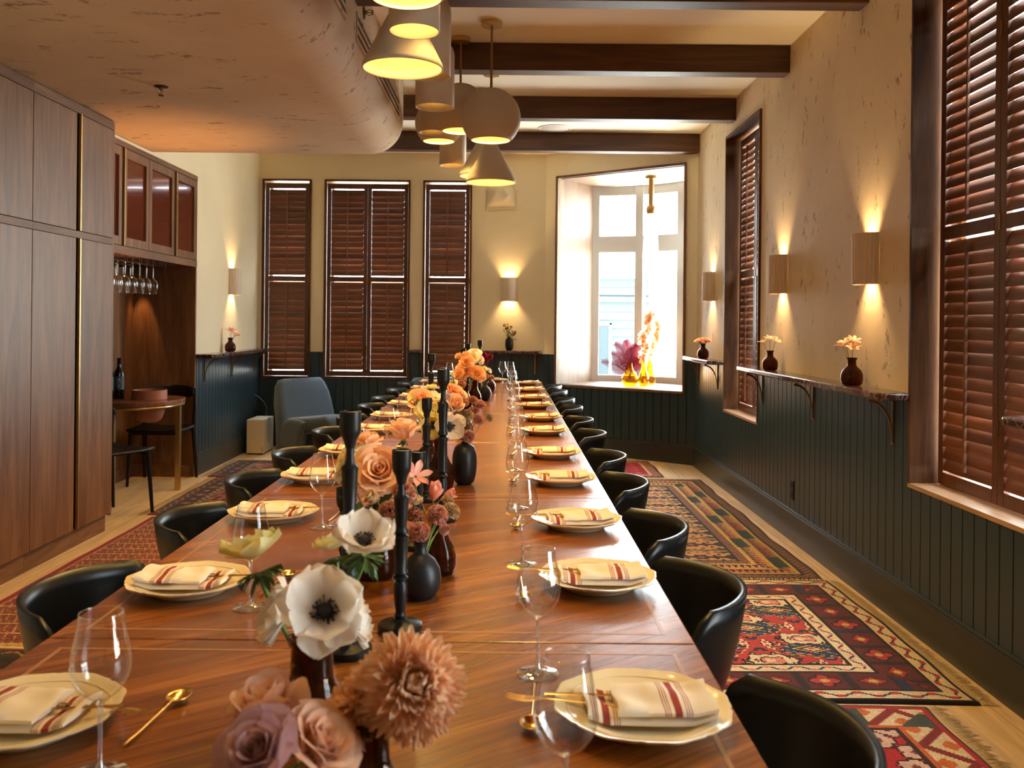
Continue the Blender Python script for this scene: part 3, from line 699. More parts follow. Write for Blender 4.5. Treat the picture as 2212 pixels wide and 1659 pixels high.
# added orange spot without a lamp, rising from table height to wash the soffit
L = bpy.data.lights.new('added_soffit_glow', 'SPOT'); L.energy = 48; L.color = (1, 0.42, 0.12); L.spot_size = radians(52); L.spot_blend = 1.0; L.shadow_soft_size = 0.1
o = bpy.data.objects.new('added_soffit_glow', L); COL.objects.link(o); o.location = (-2.50, 6.62, 0.80); o.rotation_euler = (Vector((-2.28, 6.12, 2.57))-o.location).to_track_quat('-Z', 'Y').to_euler()
L = bpy.data.lights.new('added_niche_spot', 'SPOT'); L.energy = 7; L.color = (1, 0.50, 0.18); L.spot_size = radians(34); L.spot_blend = 0.3; L.shadow_soft_size = 0.02  # added amber spot without a lamp, makes the lit strip in the niche
o = bpy.data.objects.new('added_niche_spot', L); COL.objects.link(o); o.location = (-3.06, 7.50, 1.74)
dvec = Vector((-3.08, 7.66, 0.9)) - o.location; o.rotation_euler = dvec.to_track_quat('-Z', 'Y').to_euler()

# ---- wine glasses
GP = [(0.0042, 0.092), (0.010, 0.096), (0.024, 0.107), (0.0335, 0.122), (0.0365, 0.138), (0.0350, 0.155), (0.0310, 0.175), (0.0272, 0.197), (0.0262, 0.204)]
def make_glass(name, label, group, loc=(0, 0, 0)):
    t = thing(name, label, 'glass', loc, 0, group)
    b = MB(); b.shell(GP, 32); bo = b.build('bowl', M['glass'], t, smooth=180)
    b = MB(); b.tube([(0.0262*cos(tau*k/32), 0.0262*sin(tau*k/32), 0.204) for k in range(33)], 0.0006, 5, cap=False); b.build('rim', M['stemglass'], bo, smooth=180)
    b = MB(); b.lathe([(0.0, 0.0006), (0.034, 0.0006), (0.0345, 0.0016), (0.020, 0.0036), (0.008, 0.0075), (0.0036, 0.014), (0.0029, 0.03), (0.0028, 0.07), (0.0036, 0.086), (0.0055, 0.0935), (0, 0.096)], 24)
    b.build('stem', M['stemglass'], t, smooth=60)
    return t
# ---- stemware rack and hanging glasses
t = thing('glass_rack', 'black metal stemware rack under the glazed cabinets', 'rack', (-2.62, 5.72, 1.773))
ry = [0.10+0.125*k for k in range(10)]
b = MB()
for y in ry:
    for s in (-0.014, 0.014):
        b.box(-0.40, -0.02, y+s-0.002, y+s+0.002, -0.045, -0.041)
    b.tube([(-0.02, y-0.045, 0), (-0.02, y-0.045, -0.043), (-0.02, y-0.014, -0.043)], 0.0022, 6); b.tube([(-0.02, y+0.045, 0), (-0.02, y+0.045, -0.043), (-0.02, y+0.014, -0.043)], 0.0022, 6)
b.build('rails', M['dark_metal'], t)
HG = None; hl = []
for k, y in enumerate(ry[1:9]):
    for j in range(2):
        if k == 7 and j == 1: continue
        loc = (-2.67 - 0.12*j, 5.72+y, 1.773-0.040)
        lab = 'upside-down wine glass hanging in the rack, %s slot from the cabinet, %s row' % (ORD[k].replace('nearest', 'first'), ('front', 'back')[j])
        if HG is None:
            HG = make_glass('hanging_wine_glass', lab, 'wine glasses hanging in the niche rack', loc); HG.rotation_euler = (pi, 0, 0); HG.scale = (1.05,)*3
        else:
            q = dup(HG, loc, 0, lab); q.rotation_euler = (pi, 0, 0)
# ---- small half-round niche table with brass apron and leg
def hole_top(poly, c, r, z0, z1, n=96):
    P = [[], [], [], []]; m = len(poly)
    for k in range(n):
        a = tau*k/n; d = Vector((cos(a), sin(a))); best = None
        for i in range(m):
            p, q = Vector(poly[i]), Vector(poly[(i+1) % m]); e = q-p; den = d.x*e.y-d.y*e.x
            if abs(den) < 1e-9: continue
            w_ = p-Vector(c); t_ = (w_.x*e.y-w_.y*e.x)/den; s_ = (w_.x*d.y-w_.y*d.x)/den
            if t_ > 0 and -1e-6 <= s_ <= 1+1e-6: best = t_ if best is None else min(best, t_)
        o = Vector(c)+d*best; i_ = Vector(c)+d*r
        for row, (v, z) in zip(P, ((o, z0), (o, z1), (i_, z1), (i_, z0))): row.append((v.x, v.y, z))
    b = MB(); b.grid(P, cu=True, cv=True); return b
t = thing('niche_table', 'small round-ended walnut table with brass edge standing in the niche', 'table', (-2.78, 6.90, 0))
poly = [(-0.355, -0.36), (0.02, -0.36)] + [(0.02+0.27*sin(a), -0.09-0.27*cos(a)) for a in [pi/2*k/10 for k in range(1, 11)]] + [(0.29, 0.09)] + [(0.02+0.27*cos(a), 0.09+0.27*sin(a)) for a in [pi/2*k/10 for k in range(1, 11)]] + [(-0.355, 0.36)]
hole_top(poly, (0.06, 0.0), 0.131, 0.687, 0.72).build('tabletop', wood('niche_table_walnut', (0.13, 0.045, 0.022), (0.22, 0.082, 0.042), (0.30, 0.13, 0.07), 'X', 0.25), t, smooth=30, bevel=0.004)
b = MB(); pin = [(x*0.985-0.003, y*0.985) for x, y in poly]
b.grid([[(x, y, 0.665), (x, y, 0.6865)] for x, y in pin]); o = b.build('apron', M['brass'], t, smooth=40); solidify(o, 0.006, -1)
for (x, y) in ((0.235, 0.13), (-0.08, -0.325)):
    MB().box(x-0.018, x+0.018, y-0.018, y+0.018, 0, 0.67).build('leg', M['brass'], t, bevel=0.001)
# terracotta bowl: low straight rim, standing through the table
t = thing('terracotta_bowl', 'terracotta bowl sunk into the small niche table', 'bowl', (-2.72, 6.90, 0.545))
b = MB(); b.lathe([(0, 0), (0.06, 0), (0.088, 0.02), (0.105, 0.06), (0.115, 0.12), (0.122, 0.176), (0.128, 0.177), (0.128, 0.245), (0.120, 0.245), (0.118, 0.18), (0.10, 0.06), (0.0, 0.02)], 40); b.build('body', M['terracotta'], t, smooth=40)
# wine bottles
def label_mat():
    return simple('dark_bottle_label', (0.03, 0.06, 0.06), 0.6)
LM = label_mat(); LW = simple('label_print', (0.45, 0.5, 0.5), 0.6)
t = thing('wine_bottle', 'dark wine bottle on the niche table, partly behind the cabinet', 'bottle', (-2.985, 6.78, 0.7205), 0, 'wine bottles on the niche table')
MB().lathe([(0, 0), (0.036, 0), (0.038, 0.004), (0.038, 0.19), (0.034, 0.208), (0.018, 0.232), (0.0145, 0.25), (0.014, 0.30), (0.0155, 0.302), (0.0155, 0.31), (0, 0.31)], 28).build('body', M['bottle'], t, smooth=50)
lb = MB().shell([(0.0384, 0.07), (0.0384, 0.17)], 28).build('label', LM, t, smooth=180)
for (z, h, w_) in ((0.125, 0.002, 0.9), (0.148, 0.008, 0.22), (0.138, 0.006, 0.3), (0.10, 0.006, 0.28), (0.088, 0.005, 0.2)):
    pr = MB(); pr.grid([[(0.0387*cos(a), 0.0387*sin(a), z), (0.0387*cos(a), 0.0387*sin(a), z+h)] for a in [-pi/2+w_*(k/6-0.5) + 0.3 for k in range(7)]]); pr.build('printing', LW, lb)
dup(t, (-2.955, 6.90, 0.7205), 0.1, 'dark wine bottle on the niche table, nearest the terracotta bowl')

# ---- black wooden side chairs in the niche
def side_chair(loc, rz, label):
    t = thing('side_chair', label, 'chair', loc, rz, 'black wooden chairs at the niche table')
    # local: faces +y; seat 0.44 wide
    b = MB(); P = []
    for i in range(9):
        y = -0.21+0.42*i/8; hw = 0.205+0.02*sin(pi*i/8)
        P.append([(hw*(j/8*2-1)*1.0, y, 0.452-0.014*(1-(j/4-1)**2) + (0.006 if i in (0, 8) else 0)) for j in range(9)])
    b.grid(P); o = b.build('seat', M['blackwood'], t, smooth=60); solidify(o, 0.02, -1)
    for sx in (-1, 1):
        MB().tube([(sx*0.185, 0.17, 0.435), (sx*0.20, 0.20, 0.0)], [0.016, 0.011], 10).build('leg', M['blackwood'], t, smooth=50)
        MB().tube([(sx*0.215, -0.24, 0.0), (sx*0.20, -0.19, 0.40), (sx*0.21, -0.20, 0.60), (sx*0.20, -0.235, 0.75)], [0.012, 0.017, 0.016, 0.011], 10).build('leg', M['blackwood'], t, smooth=50)
    b = MB(); P = []
    for k in range(17):
        a = radians(-68+136*k/16); xx = 0.235*sin(a); yy = -0.02-0.235*cos(a)
        h = 0.055*(1-abs(k/8-1)**3*0.6)
        P.append([(xx, yy, 0.725-h), (xx*1.01, yy-0.004, 0.725), (xx*1.02, yy-0.01, 0.725+h)])
    b.grid(P); o = b.build('backrest', M['blackwood'], t, smooth=60); solidify(o, 0.016, 0); subsurf(o)
    b = MB(); b.box(-0.19, 0.19, 0.15, 0.17, 0.405, 0.435); b.box(-0.19, 0.19, -0.19, -0.17, 0.405, 0.435); b.build('seat_rail', M['blackwood'], t, bevel=0.003)
side_chair((-2.80, 7.36, 0), pi+0.05, 'black wooden chair behind the small table, backrest towards the panelled end')
side_chair((-2.68, 6.10, 0), -0.5, 'black wooden chair half hidden by the tall cabinet')

# ---- blue wool lounge chairs
def lounge(loc, rz, label, sc=1.0):
    t = thing('lounge_chair', label, 'armchair', loc, rz, 'blue grey lounge chairs'); t.scale = (sc,)*3
    # local: faces +x. side profile of seat shell, extruded in y with rounded edges
    def slab(name, outline, hw, rnd=0.05, hwf=None):
        b = MB(); ys = [-hw, -hw+rnd*0.3, -hw+rnd, 0, hw-rnd, hw-rnd*0.3, hw]; ins = [rnd*0.55, rnd*0.12, 0, 0, 0, rnd*0.12, rnd*0.55]
        n = len(outline); cx = sum(p[0] for p in outline)/n; cz = sum(p[1] for p in outline)/n
        P = []
        for y, i_ in zip(ys, ins):
            row = []
            for k, (x, z) in enumerate(outline):
                p0 = Vector(outline[k-1]); p1 = Vector(outline[(k+1) % n]); d = (p1-p0).normalized(); nn = Vector((-d.y, d.x))
                f = hwf(z) if hwf else 1
                row.append((x+nn.x*i_, y*f, z+nn.y*i_))
            P.append(row)
        b.grid(P, cv=True); b.add(P[0], [tuple(range(n))]); b.add(P[-1], [tuple(reversed(range(n)))])
        o = b.build(name, M['blue'], t, smooth=60); return o
    # seat: thick cushion curling down to the floor at the front corner, open arch beneath
    seat = [(-0.28, 0.30), (-0.20, 0.37), (0.05, 0.385), (0.28, 0.415), (0.38, 0.43), (0.44, 0.40), (0.455, 0.34), (0.40, 0.28), (0.30, 0.255), (0.10, 0.235), (-0.15, 0.20), (-0.27, 0.20)]
    slab('seat', list(reversed(seat)), 0.30, 0.05)
    # back: shell from the floor up, leaning back
    back = [(-0.16, 0.02), (-0.20, 0.25), (-0.24, 0.40), (-0.30, 0.60), (-0.34, 0.70), (-0.38, 0.745), (-0.43, 0.73), (-0.45, 0.66), (-0.42, 0.50), (-0.38, 0.30), (-0.36, 0.02)]
    slab('backrest', back, 0.33, 0.06, lambda z: 1.0 if z < 0.45 else 1.0-0.22*((z-0.45)/0.3)**2)
    for s in (-1, 1):
        b = MB(); prof = []
        out = [(-0.36, 0.035), (-0.16, 0.035), (0.02, 0.035), (0.045, 0.20), (0.09, 0.30), (0.18, 0.36), (-0.10, 0.375), (-0.22, 0.36), (-0.33, 0.25)]
        ys = [(s*0.235, 0.02), (s*0.25, 0.0), (s*0.315, 0.0), (s*0.335, 0.025)]
        P = []
        cx = sum(p[0] for p in out)/len(out); cz = sum(p[1] for p in out)/len(out)
        for y, i_ in ys: P.append([(x+(cx-x)*i_*3, y, z+(cz-z)*i_*3) for x, z in out])
        if s < 0: P = list(reversed(P))
        b.grid(P, cv=True, flip=True); b.add(P[0], [tuple(range(len(out)))]); b.add(P[-1], [tuple(reversed(range(len(out))))])
        o = b.build('side_support', M['blue'], t, smooth=60); subsurf(o)
    b = MB(); b.box(-0.355, 0.0, -0.32, -0.25, 0, 0.035); b.box(-0.355, 0.0, 0.25, 0.32, 0, 0.035); b.build('base', M['blackwood'], t)
    return t
lounge((-1.80, 8.98, 0), -0.72, 'blue grey wool lounge chair in the far left corner, beside the white box')
lounge((-0.72, 9.10, 0), -pi/2, 'blue grey lounge chair back just showing behind the far end of the table', 1.0)

# ---- white floor speaker with cable
t = thing('floor_speaker', 'off-white box speaker on the floor beside the blue armchair', 'speaker', (-2.47, 9.11, 0), 0)
MB().box(-0.085, 0.085, -0.19, 0.19, 0.012, 0.345).build('cabinet', M['offwhite'], t, bevel=0.006, bseg=3)
MB().box(-0.075, 0.075, -0.18, 0.18, 0.0, 0.014).build('base', M['blackwood'], t)
b = MB(); b.M = Matrix.Translation((0.0852, 0, 0.18)) @ Matrix.Rotation(pi/2, 4, 'Y'); b.lathe([(0, 0), (0.10, 0), (0.102, 0.0008), (0.07, 0.001), (0, 0.001)], 40); b.build('driver_oval', simple('shaded_off_white', (0.50, 0.43, 0.32), 0.6), t, smooth=60).scale = (1, 1.0, 1.25)
tx = bpy.data.curves.new('lettering', 'FONT'); tx.body = 'SONOS'; tx.size = 0.017; tx.extrude = 0.0006; tx.align_x = 'LEFT'
o0 = bpy.data.objects.new('lettering', tx); COL.objects.link(o0); bpy.context.view_layer.update(); me_ = bpy.data.meshes.new_from_object(o0.evaluated_get(bpy.context.evaluated_depsgraph_get())); bpy.data.objects.remove(o0); o = bpy.data.objects.new('lettering', me_); COL.objects.link(o); me_.materials.append(M['black_gap']); o.parent = t; o.location = (0.079, -0.1905, 0.024); o.rotation_euler = (pi/2, -pi/2, 0)
pts = [at(x, y, 9.42) for x, y in ((548, 851), (560, 858), (570, 868), (576, 880), (576, 893), (573, 912), (570, 935))]
pts[0].x = XL+0.02
tag(MB().tube(pts, 0.0035, 6).build('speaker_cable', simple('grey_cable', (0.45, 0.36, 0.28), 0.5), smooth=60), 'thin pale cable curving up from behind the white box speaker to the wall', 'cable')
# ---- wall outlet
t = thing('wall_outlet', 'dark wall outlet low on the panelled right wall', 'outlet', (XR-0.014, 5.60, 0.31))
MB().box(-0.006, 0, -0.036, 0.036, -0.06, 0.06).build('cover_plate', M['blackwood'], t, bevel=0.002)
b = MB(); 
for z in (-0.028, 0.028):
    b.box(-0.0075, -0.005, -0.016, 0.016, z-0.018, z+0.018)
b.build('socket', M['black_gap'], t)
# ---- cloth hood on the far wall
t = thing('cloth_cover', 'cream cloth cover tied over a fixture high on the far wall', 'cloth', at(1082, 428, YB).to_tuple())
b = MB(); P = []
for i in range(15):
    u_ = i/14; row = []
    for j in range(13):
        v_ = j/12; x = -0.155+0.31*v_ + 0.01*sin(3*u_*pi)*(v_-0.5)
        if u_ < 0.22: x *= 0.80+0.2*u_/0.22
        z = 0.13-0.255*u_ - 0.008*cos(v_*5)*u_
        e_ = (1-abs(2*v_-1)**4)*(sin(pi*min(1, u_*1.15+0.04))**0.5)
        y = -0.012-0.085*e_ - 0.012*max(0, sin((v_*1.3+u_*1.2)*9))*e_ - 0.006*sin(v_*22)*(u_ < 0.3)
        row.append((x, y, z))
    P.append(row)
b.grid(P); o = b.build('cloth', M['linen'], t, smooth=180); subsurf(o); solidify(o, 0.003)

# ================================================================ SCONCES
def sconce(loc, rz, label):
    t = thing('wall_sconce', label, 'wall lamp', loc, rz, 'fluted ceramic wall sconces')
    # local: +y out of the wall into the room
    b = MB(); n = 96; H = 0.125; P = []
    for z in (-H, -H+0.004, 0, H-0.004, H):
        row = []
        for k in range(n+1):
            a = pi*k/n; r = 0.088+0.0032*abs(cos(14*a)) - (0.002 if abs(z) == H else 0)
            row.append((r*cos(a), 0.002+r*sin(a), z))
        P.append(row)
    b.grid(P); o = b.build('fluted_shade', M['sconce'], t, smooth=180); solidify(o, 0.005, 0)
    MB().box(-0.035, 0.035, 0, 0.012, -0.05, 0.05).build('backplate', M['white'], t)
    b = MB(); b.lathe([(0, -0.02), (0.012, -0.02), (0.014, 0), (0.012, 0.02), (0, 0.02)], 12); bl = b.build('bulb', M['bulb'], t, smooth=180); bl.location = (0, 0.04, 0)
    for s in (-1, 1):
        L = bpy.data.lights.new('sconce_light', 'SPOT'); L.energy = 8; L.color = (1, 0.66, 0.30); L.spot_size = radians(88); L.spot_blend = 0.8; L.shadow_soft_size = 0.012
        o = bpy.data.objects.new('sconce_light', L); COL.objects.link(o); o.parent = t; o.location = (0, 0.042, 0.03*s); o.rotation_euler = (0 if s < 0 else pi, 0, 0)
for (y, lab) in ((4.45, 'fluted wall sconce nearest the camera on the right wall'), (5.87, 'fluted wall sconce left of the nearest one, before the far window'), (7.86, 'fluted wall sconce on the right wall beyond the far window')):
    sconce((XR, y, 1.66), pi/2, lab)
sconce((0.03, YB, 1.68), pi, 'fluted wall sconce on the far wall beside the bay window')
sconce((XL, 8.66, 1.695), -pi/2, 'fluted wall sconce on the pale left wall above the amber vase')

# ================================================================ PENDANTS
def pendant(kind, px, py, Y, r, label, h=None, power=9, pre=None):
    p = at(px, py, Y); zb = p.z
    t = thing('pendant_lamp', label, 'pendant lamp', (p.x, Y, ZC), 0, 'putty ceramic pendant lamps over the table')
    z0 = zb-ZC
    if kind == 'dome':
        R_ = r; a0 = -0.86   # cut below the centre
        prof = [(R_*cos(a), R_*sin(a)) for a in [a0+(pi/2-a0)*k/22 for k in range(23)]]; zc = z0-R_*sin(a0); pr = [(max(x, 0.004), z+zc) for x, z in prof]; top = zc+R_; lz = zc
    elif kind == 'cone':
        h = h or r*1.85; pr = [(r, z0), (r*0.985, z0+0.02), (r*0.16, z0+h-0.03), (r*0.09, z0+h-0.008), (0.004, z0+h)]; top = z0+h; lz = z0+h*0.42
    elif kind == 'cyl':
        h = h or r*2.6; pr = [(r, z0), (r, z0+h-0.02), (r*0.97, z0+h-0.006), (r*0.9, z0+h), (0.004, z0+h)]; top = z0+h; lz = z0+h*0.5
    else:   # capsule: tube with a domed crown
        h = h or r*3.4; pr = [(r, z0), (r, z0+h-r)] + [(max(0.004, r*cos(a)), z0+h-r+r*sin(a)) for a in [pi/2*k/10 for k in range(1, 11)]]; top = z0+h; lz = z0+h*0.5
    b = MB(); b.shell(pr, 48); o = b.build('lamp_shade', M['clay'], t, smooth=50); solidify(o, 0.006, -1)
    MB().tube([(0, 0, top-0.003), (0, 0, -0.02)], 0.0075, 10).build('rod', M['brass_dk'], t, smooth=60)
    MB().lathe([(0, -0.026), (0.058, -0.026), (0.062, -0.022), (0.062, 0), (0, 0)], 32).build('canopy', M['brass'], t, smooth=40)
    b = MB(); b.lathe([(0, -0.03), (0.02, -0.024), (0.028, -0.004), (0.022, 0.016), (0.012, 0.03), (0, 0.03)], 16); bl = b.build('bulb', M['bulb'], t, smooth=180); bl.location = (0, 0, lz+0.03)
    half = math.atan2(r*(0.66 if kind == 'dome' else 1.0), lz-0.045-z0)
    L = bpy.data.lights.new('pendant_light', 'SPOT'); L.energy = power; L.color = (1, 0.62, 0.19); L.shadow_soft_size = 0.03; L.spot_size = min(pi*0.9, 2*half+0.3); L.spot_blend = 0.5
    lo = bpy.data.objects.new('pendant_light', L); COL.objects.link(lo); lo.parent = t; lo.location = (0, 0, lz-0.045)
    L = bpy.data.lights.new('pendant_glow', 'POINT'); L.energy = power*0.16; L.color = (1, 0.58, 0.12); L.shadow_soft_size = 0.04
    lo = bpy.data.objects.new('pendant_glow', L); COL.objects.link(lo); lo.parent = t; lo.location = (0, 0, lz-0.045)
    return t
PW = 13
pendant('dome', 1060, 304, 5.38, 0.178, 'large round pendant lamp hanging rightmost, its brass rod fully visible', power=PW)
pendant('dome', 994, 284, 5.69, 0.172, 'round pendant lamp behind and left of the rightmost one, rod visible', power=PW)
pendant('cone', 1060, 395, 6.45, 0.180, 'brightly lit cone pendant directly below the rightmost round pendant', power=PW)
pendant('cone', 1042, 381, 6.95, 0.178, 'cone pendant mostly hidden behind the brightly lit cone', power=PW)
pendant('cyl', 978, 358, 7.05, 0.104, 'lowest small cylinder pendant, left of the far cones', h=0.30, power=PW)
pendant('dome', 948, 306, 6.60, 0.175, 'squat round pendant low on the left of the far cluster', power=PW)
pendant('capsule', 936, 287, 6.15, 0.100, 'small domed tube pendant between the squat round lamp and the tube above', h=0.33, power=PW)
pendant('capsule', 939, 232, 4.65, 0.100, 'domed tube pendant in the middle of the cluster, left of the round pair', h=0.36, power=PW)
pendant('capsule', 927, 165, 4.28, 0.102, 'tall domed tube pendant right behind the big cone', h=0.40, power=PW)
pendant('cone', 870, 149, 3.97, 0.178, 'big cone pendant at the top left of the cluster', h=0.34, power=PW)
pendant('cyl', 895, 68, 3.52, 0.100, 'small tube pendant in front of the big cone, top of the photo', h=0.24, power=PW)
pendant('dome', 878, -4, 3.22, 0.195, 'glowing round pendant cut off by the top edge, nearest the camera', power=PW)
pendant('dome', 1066, -26, 3.75, 0.180, 'pendant of which only a lit sliver shows at the top edge', power=PW)
# two more pendants added out of view over the near end, for warm fill
pendant('cone', 980, -420, 1.9, 0.18, 'added cone pendant, out of view above the near end of the table', power=PW)
pendant('dome', 1180, -420, 2.6, 0.18, 'added round pendant, out of view above the second table section', power=PW)

# ================================================================ DINING TABLES (six pushed end to end)
YS = [0.27, 1.615, 2.955, 4.30, 5.655, 7.13, 8.87]
for k in range(6):
    y0, y1 = YS[k]+0.002, YS[k+1]-0.002; Lh = (y1-y0)/2; Wh = (TX1-TX0)/2
    t = thing('dining_table', 'walnut table section of the long dining table, %s from the camera' % ORD[k], 'table', ((TX0+TX1)/2, (y0+y1)/2, 0), 0, 'walnut table sections pushed end to end')
    MB().box(-Wh, Wh, -Lh, Lh, TZ-0.034, TZ).build('tabletop', M['walnut_table'], t, bevel=0.0025)
    b = MB(); i_ = 0.045; w_ = 0.007
    b.box(-Wh+i_, Wh-i_, -Lh+i_, -Lh+i_+w_, TZ-0.001, TZ+0.0004); b.box(-Wh+i_, Wh-i_, Lh-i_-w_, Lh-i_, TZ-0.001, TZ+0.0004)
    b.box(-Wh+i_, -Wh+i_+w_, -Lh+i_+w_, Lh-i_-w_, TZ-0.001, TZ+0.0004); b.box(Wh-i_-w_, Wh-i_, -Lh+i_+w_, Lh-i_-w_, TZ-0.001, TZ+0.0004)
    b.build('inlay_line', M['inlay'] if 'inlay' in M else M.setdefault('inlay', simple('light_wood_inlay', (0.36, 0.17, 0.06), 0.28)), t)
    b = MB(); b.box(-0.04, 0.04, -Lh+0.25, Lh-0.25, 0.66, TZ-0.034); b.build('apron', M['walnut_cab'], t)
    for sy in (-1, 1):
        b = MB(); b.box(-0.05, 0.05, sy*(Lh-0.32)-0.05, sy*(Lh-0.32)+0.05, 0.03, 0.70); b.box(-0.22, 0.22, sy*(Lh-0.32)-0.04, sy*(Lh-0.32)+0.04, 0.014, 0.05); b.build('leg', M['blackwood'], t, bevel=0.004)

# ================================================================ DINING CHAIRS
def make_chair(label, loc, rz):
    # local: back towards +x; rim 0.25 radius about origin
    t = thing('dining_chair', label, 'chair', loc, rz, 'black barrel-back dining chairs')
    prof = [(0.0, 0.462), (0.08, 0.464), (0.14, 0.478), (0.185, 0.512), (0.212, 0.57), (0.229, 0.64), (0.242, 0.70), (0.25, 0.758)]
    zs = [p[1] for p in prof]; rs = [p[0] for p in prof]
    P = []; n = 56
    for k in range(n):
        a = tau*k/n; aa = abs(((a+pi) % tau)-pi)
        ztop = lerp(0.760, 0.500, sstep(1.02, 1.62, aa)) - 0.004*sstep(0.3, 1.0, aa)
        row = []
        for j in range(13):
            q = j/12
            if j < 5: r = 0.20*q*12/5*0.8; z = float(np.interp(r, rs, zs))
            else:
                z = lerp(float(np.interp(0.16, rs, zs)), ztop, (j-4)/8); r = float(np.interp(z, zs, rs))
            fx = 1.0 if cos(a) > 0 else 0.92
            row.append((r*cos(a)*fx, r*sin(a), z))
        P.append(row)
    b = MB(); b.grid(P, cu=True); o = b.build('shell', M['chair'], t, smooth=180); solidify(o, 0.013, 0)
    # rounded rim and the arm ends
    for sx in (-1, 1):
        for sy in (-1, 1):
            MB().tube([(sx*0.12, sy*0.13, 0.47), (sx*0.20, sy*0.205, 0.0)], [0.017, 0.010], 10).build('leg', M['chair'], t, smooth=50)
        MB().tube([(0.055, sx*0.245, 0.755-0.10), (0.062, sx*0.247, 0.64), (0.07, sx*0.235, 0.55), (0.085, sx*0.20, 0.48)], [0.014, 0.018, 0.016, 0.012], 12).build('arm_support', M['chair'], t, smooth=60)
    return t
PY = [1.30, 1.968, 2.54, 3.226, 3.86, 4.65, 5.30, 6.06, 6.70, 7.50, 8.30]
CXR, CXL = 0.265, -0.735
c0 = None
for k, y in enumerate(PY):
    lab = 'black barrel-back chair on the window side of the table, %s from the camera' % ORD[k]
    rz = random.uniform(-0.05, 0.05)
    if c0 is None: c0 = make_chair(lab, (CXR-0.01, y-0.05, 0.0115), rz)
    else: dup(c0, (CXR+random.uniform(-.006, .006), y, 0.0125 if y < 7.6 else 0.0), rz, lab)
for k, y in enumerate([1.9, 2.6]+PY[3:]):
    dup(c0, (CXL, y, 0.0115), pi+random.uniform(-0.05, 0.05), 'black barrel-back chair on the cabinet side of the table, %s from the camera' % ORD[k])

# ================================================================ PLACE SETTINGS
def make_plate(label, loc, rz):
    t = thing('dinner_plate', label, 'plate', loc, rz, 'cream scalloped plates')
    def rf(th, r, z):
        if r < 0.09: return r
        q = abs(sin(4*th)); k = (r-0.09)/0.036
        return r*(1 + k*(0.05*(q**0.5-0.6) + 0.012*cos(16*th)))
    prof = [(0.0, 0.007), (0.060, 0.007), (0.074, 0.009), (0.084, 0.014), (0.090, 0.0175), (0.105, 0.0205), (0.118, 0.0245), (0.1235, 0.0275), (0.1265, 0.0275), (0.1262, 0.0255), (0.118, 0.0205), (0.10, 0.013), (0.082, 0.006), (0.078, 0.0), (0.07, 0.0), (0.068, 0.003), (0, 0.003)]
    b = MB(); b.shell(prof, 96, rf); b.build('body', M['plate'], t, smooth=60)
    b = MB(); b.tube([((rf(a, 0.108, 0))*cos(a), (rf(a, 0.108, 0))*sin(a), 0.0218) for a in [tau*k/96 for k in range(97)]], 0.0009, 5, cap=False); b.build('relief_ring', M['plate'], t, smooth=180)
    return t
def make_napkin(label, loc, rz):
    # local: pocket opening towards -x
    t = thing('folded_napkin', label, 'napkin', loc, rz, 'striped napkins folded on the plates')
    def pad(name, x0, x1, z0, z1, mat, sag, seed):
        rnd = random.Random(seed); ph = rnd.uniform(0, 6)
        b = MB(); nx, ny = 22, 10; top = []; bot = []
        for i in range(nx+1):
            x = lerp(x0, x1, i/nx); rt = []; rb = []
            for j in range(ny+1):
                v = j/ny; y = lerp(-0.054, 0.054, v); ed = min(1, min(v, 1-v)*6)*min(1, min(i/nx, 1-i/nx)*9+0.25)
                ed = ed**0.5
                wv = 0.0022*sin(x*70+ph+y*30)+0.0016*sin(y*90+x*40)
                rt.append((x+0.002*sin(v*7), y*(1+0.02*sin(x*40+ph)), lerp((z0+z1)/2, z1, ed)+wv*ed+sag(x)))
                rb.append((x+0.002*sin(v*7), y*(1+0.02*sin(x*40+ph)), z0+sag(x)))
            top.append(rt); bot.append(rb)
        b.grid(top); b.grid(bot, flip=True)
        ring = [(i, 0) for i in range(nx+1)] + [(nx, j) for j in range(1, ny+1)] + [(i, ny) for i in range(nx-1, -1, -1)] + [(0, j) for j in range(ny-1, 0, -1)]
        b.grid([[top[i][j], bot[i][j]] for i, j in ring+ring[:1]])
        return b.build(name, mat, t, smooth=70)
    pad('lower_fold', -0.088, 0.090, 0.017, 0.0275, M['napkin_low'], lambda x: 0.010*max(0, abs(x)-0.06)/0.03, 1)
    pad('pocket', -0.046, 0.093, 0.030, 0.0395, M['napkin_top'], lambda x: 0.006*max(0, abs(x)-0.06)/0.03-(0.001 if x < 0 else 0), 2)
    return t
def strip(b, pts, thick):
    """flat bar from centreline pts (x,y,z,w)"""
    P = []
    for (x, y, z, w_) in pts: P.append([(x, y-w_, z), (x, y, z-thick*0.6), (x, y+w_, z), (x, y, z+thick)])
    b.grid(P, cv=True); b.add(P[0], [(0, 1, 2, 3)]); b.add(P[-1], [(3, 2, 1, 0)])
def make_fork(label, loc, rz):
    t = thing('fork', label, 'fork', loc, rz, 'gold forks tucked in the napkins')
    b = MB(); strip(b, [(-0.155, 0.0, 0.034, 0.0016), (-0.12, 0.0, 0.033, 0.002), (-0.05, 0, 0.031, 0.003), (0.0, 0, 0.0295, 0.0035), (0.045, 0, 0.0295, 0.004)], 0.0012); b.build('handle', M['gold'], t, smooth=60)
    b = MB(); strip(b, [(-0.150, 0, 0.0345, 0.002), (-0.158, 0, 0.034, 0.008), (-0.17, 0, 0.033, 0.010), (-0.176, 0, 0.033, 0.010)], 0.001)
    for k in range(4): yy = -0.0084+0.0056*k; strip(b, [(-0.174, yy, 0.033, 0.0016), (-0.19, yy, 0.0345, 0.0013), (-0.205, yy*0.95, 0.0375, 0.0006)], 0.0008)
    b.build('tines', M['gold'], t, smooth=60); return t
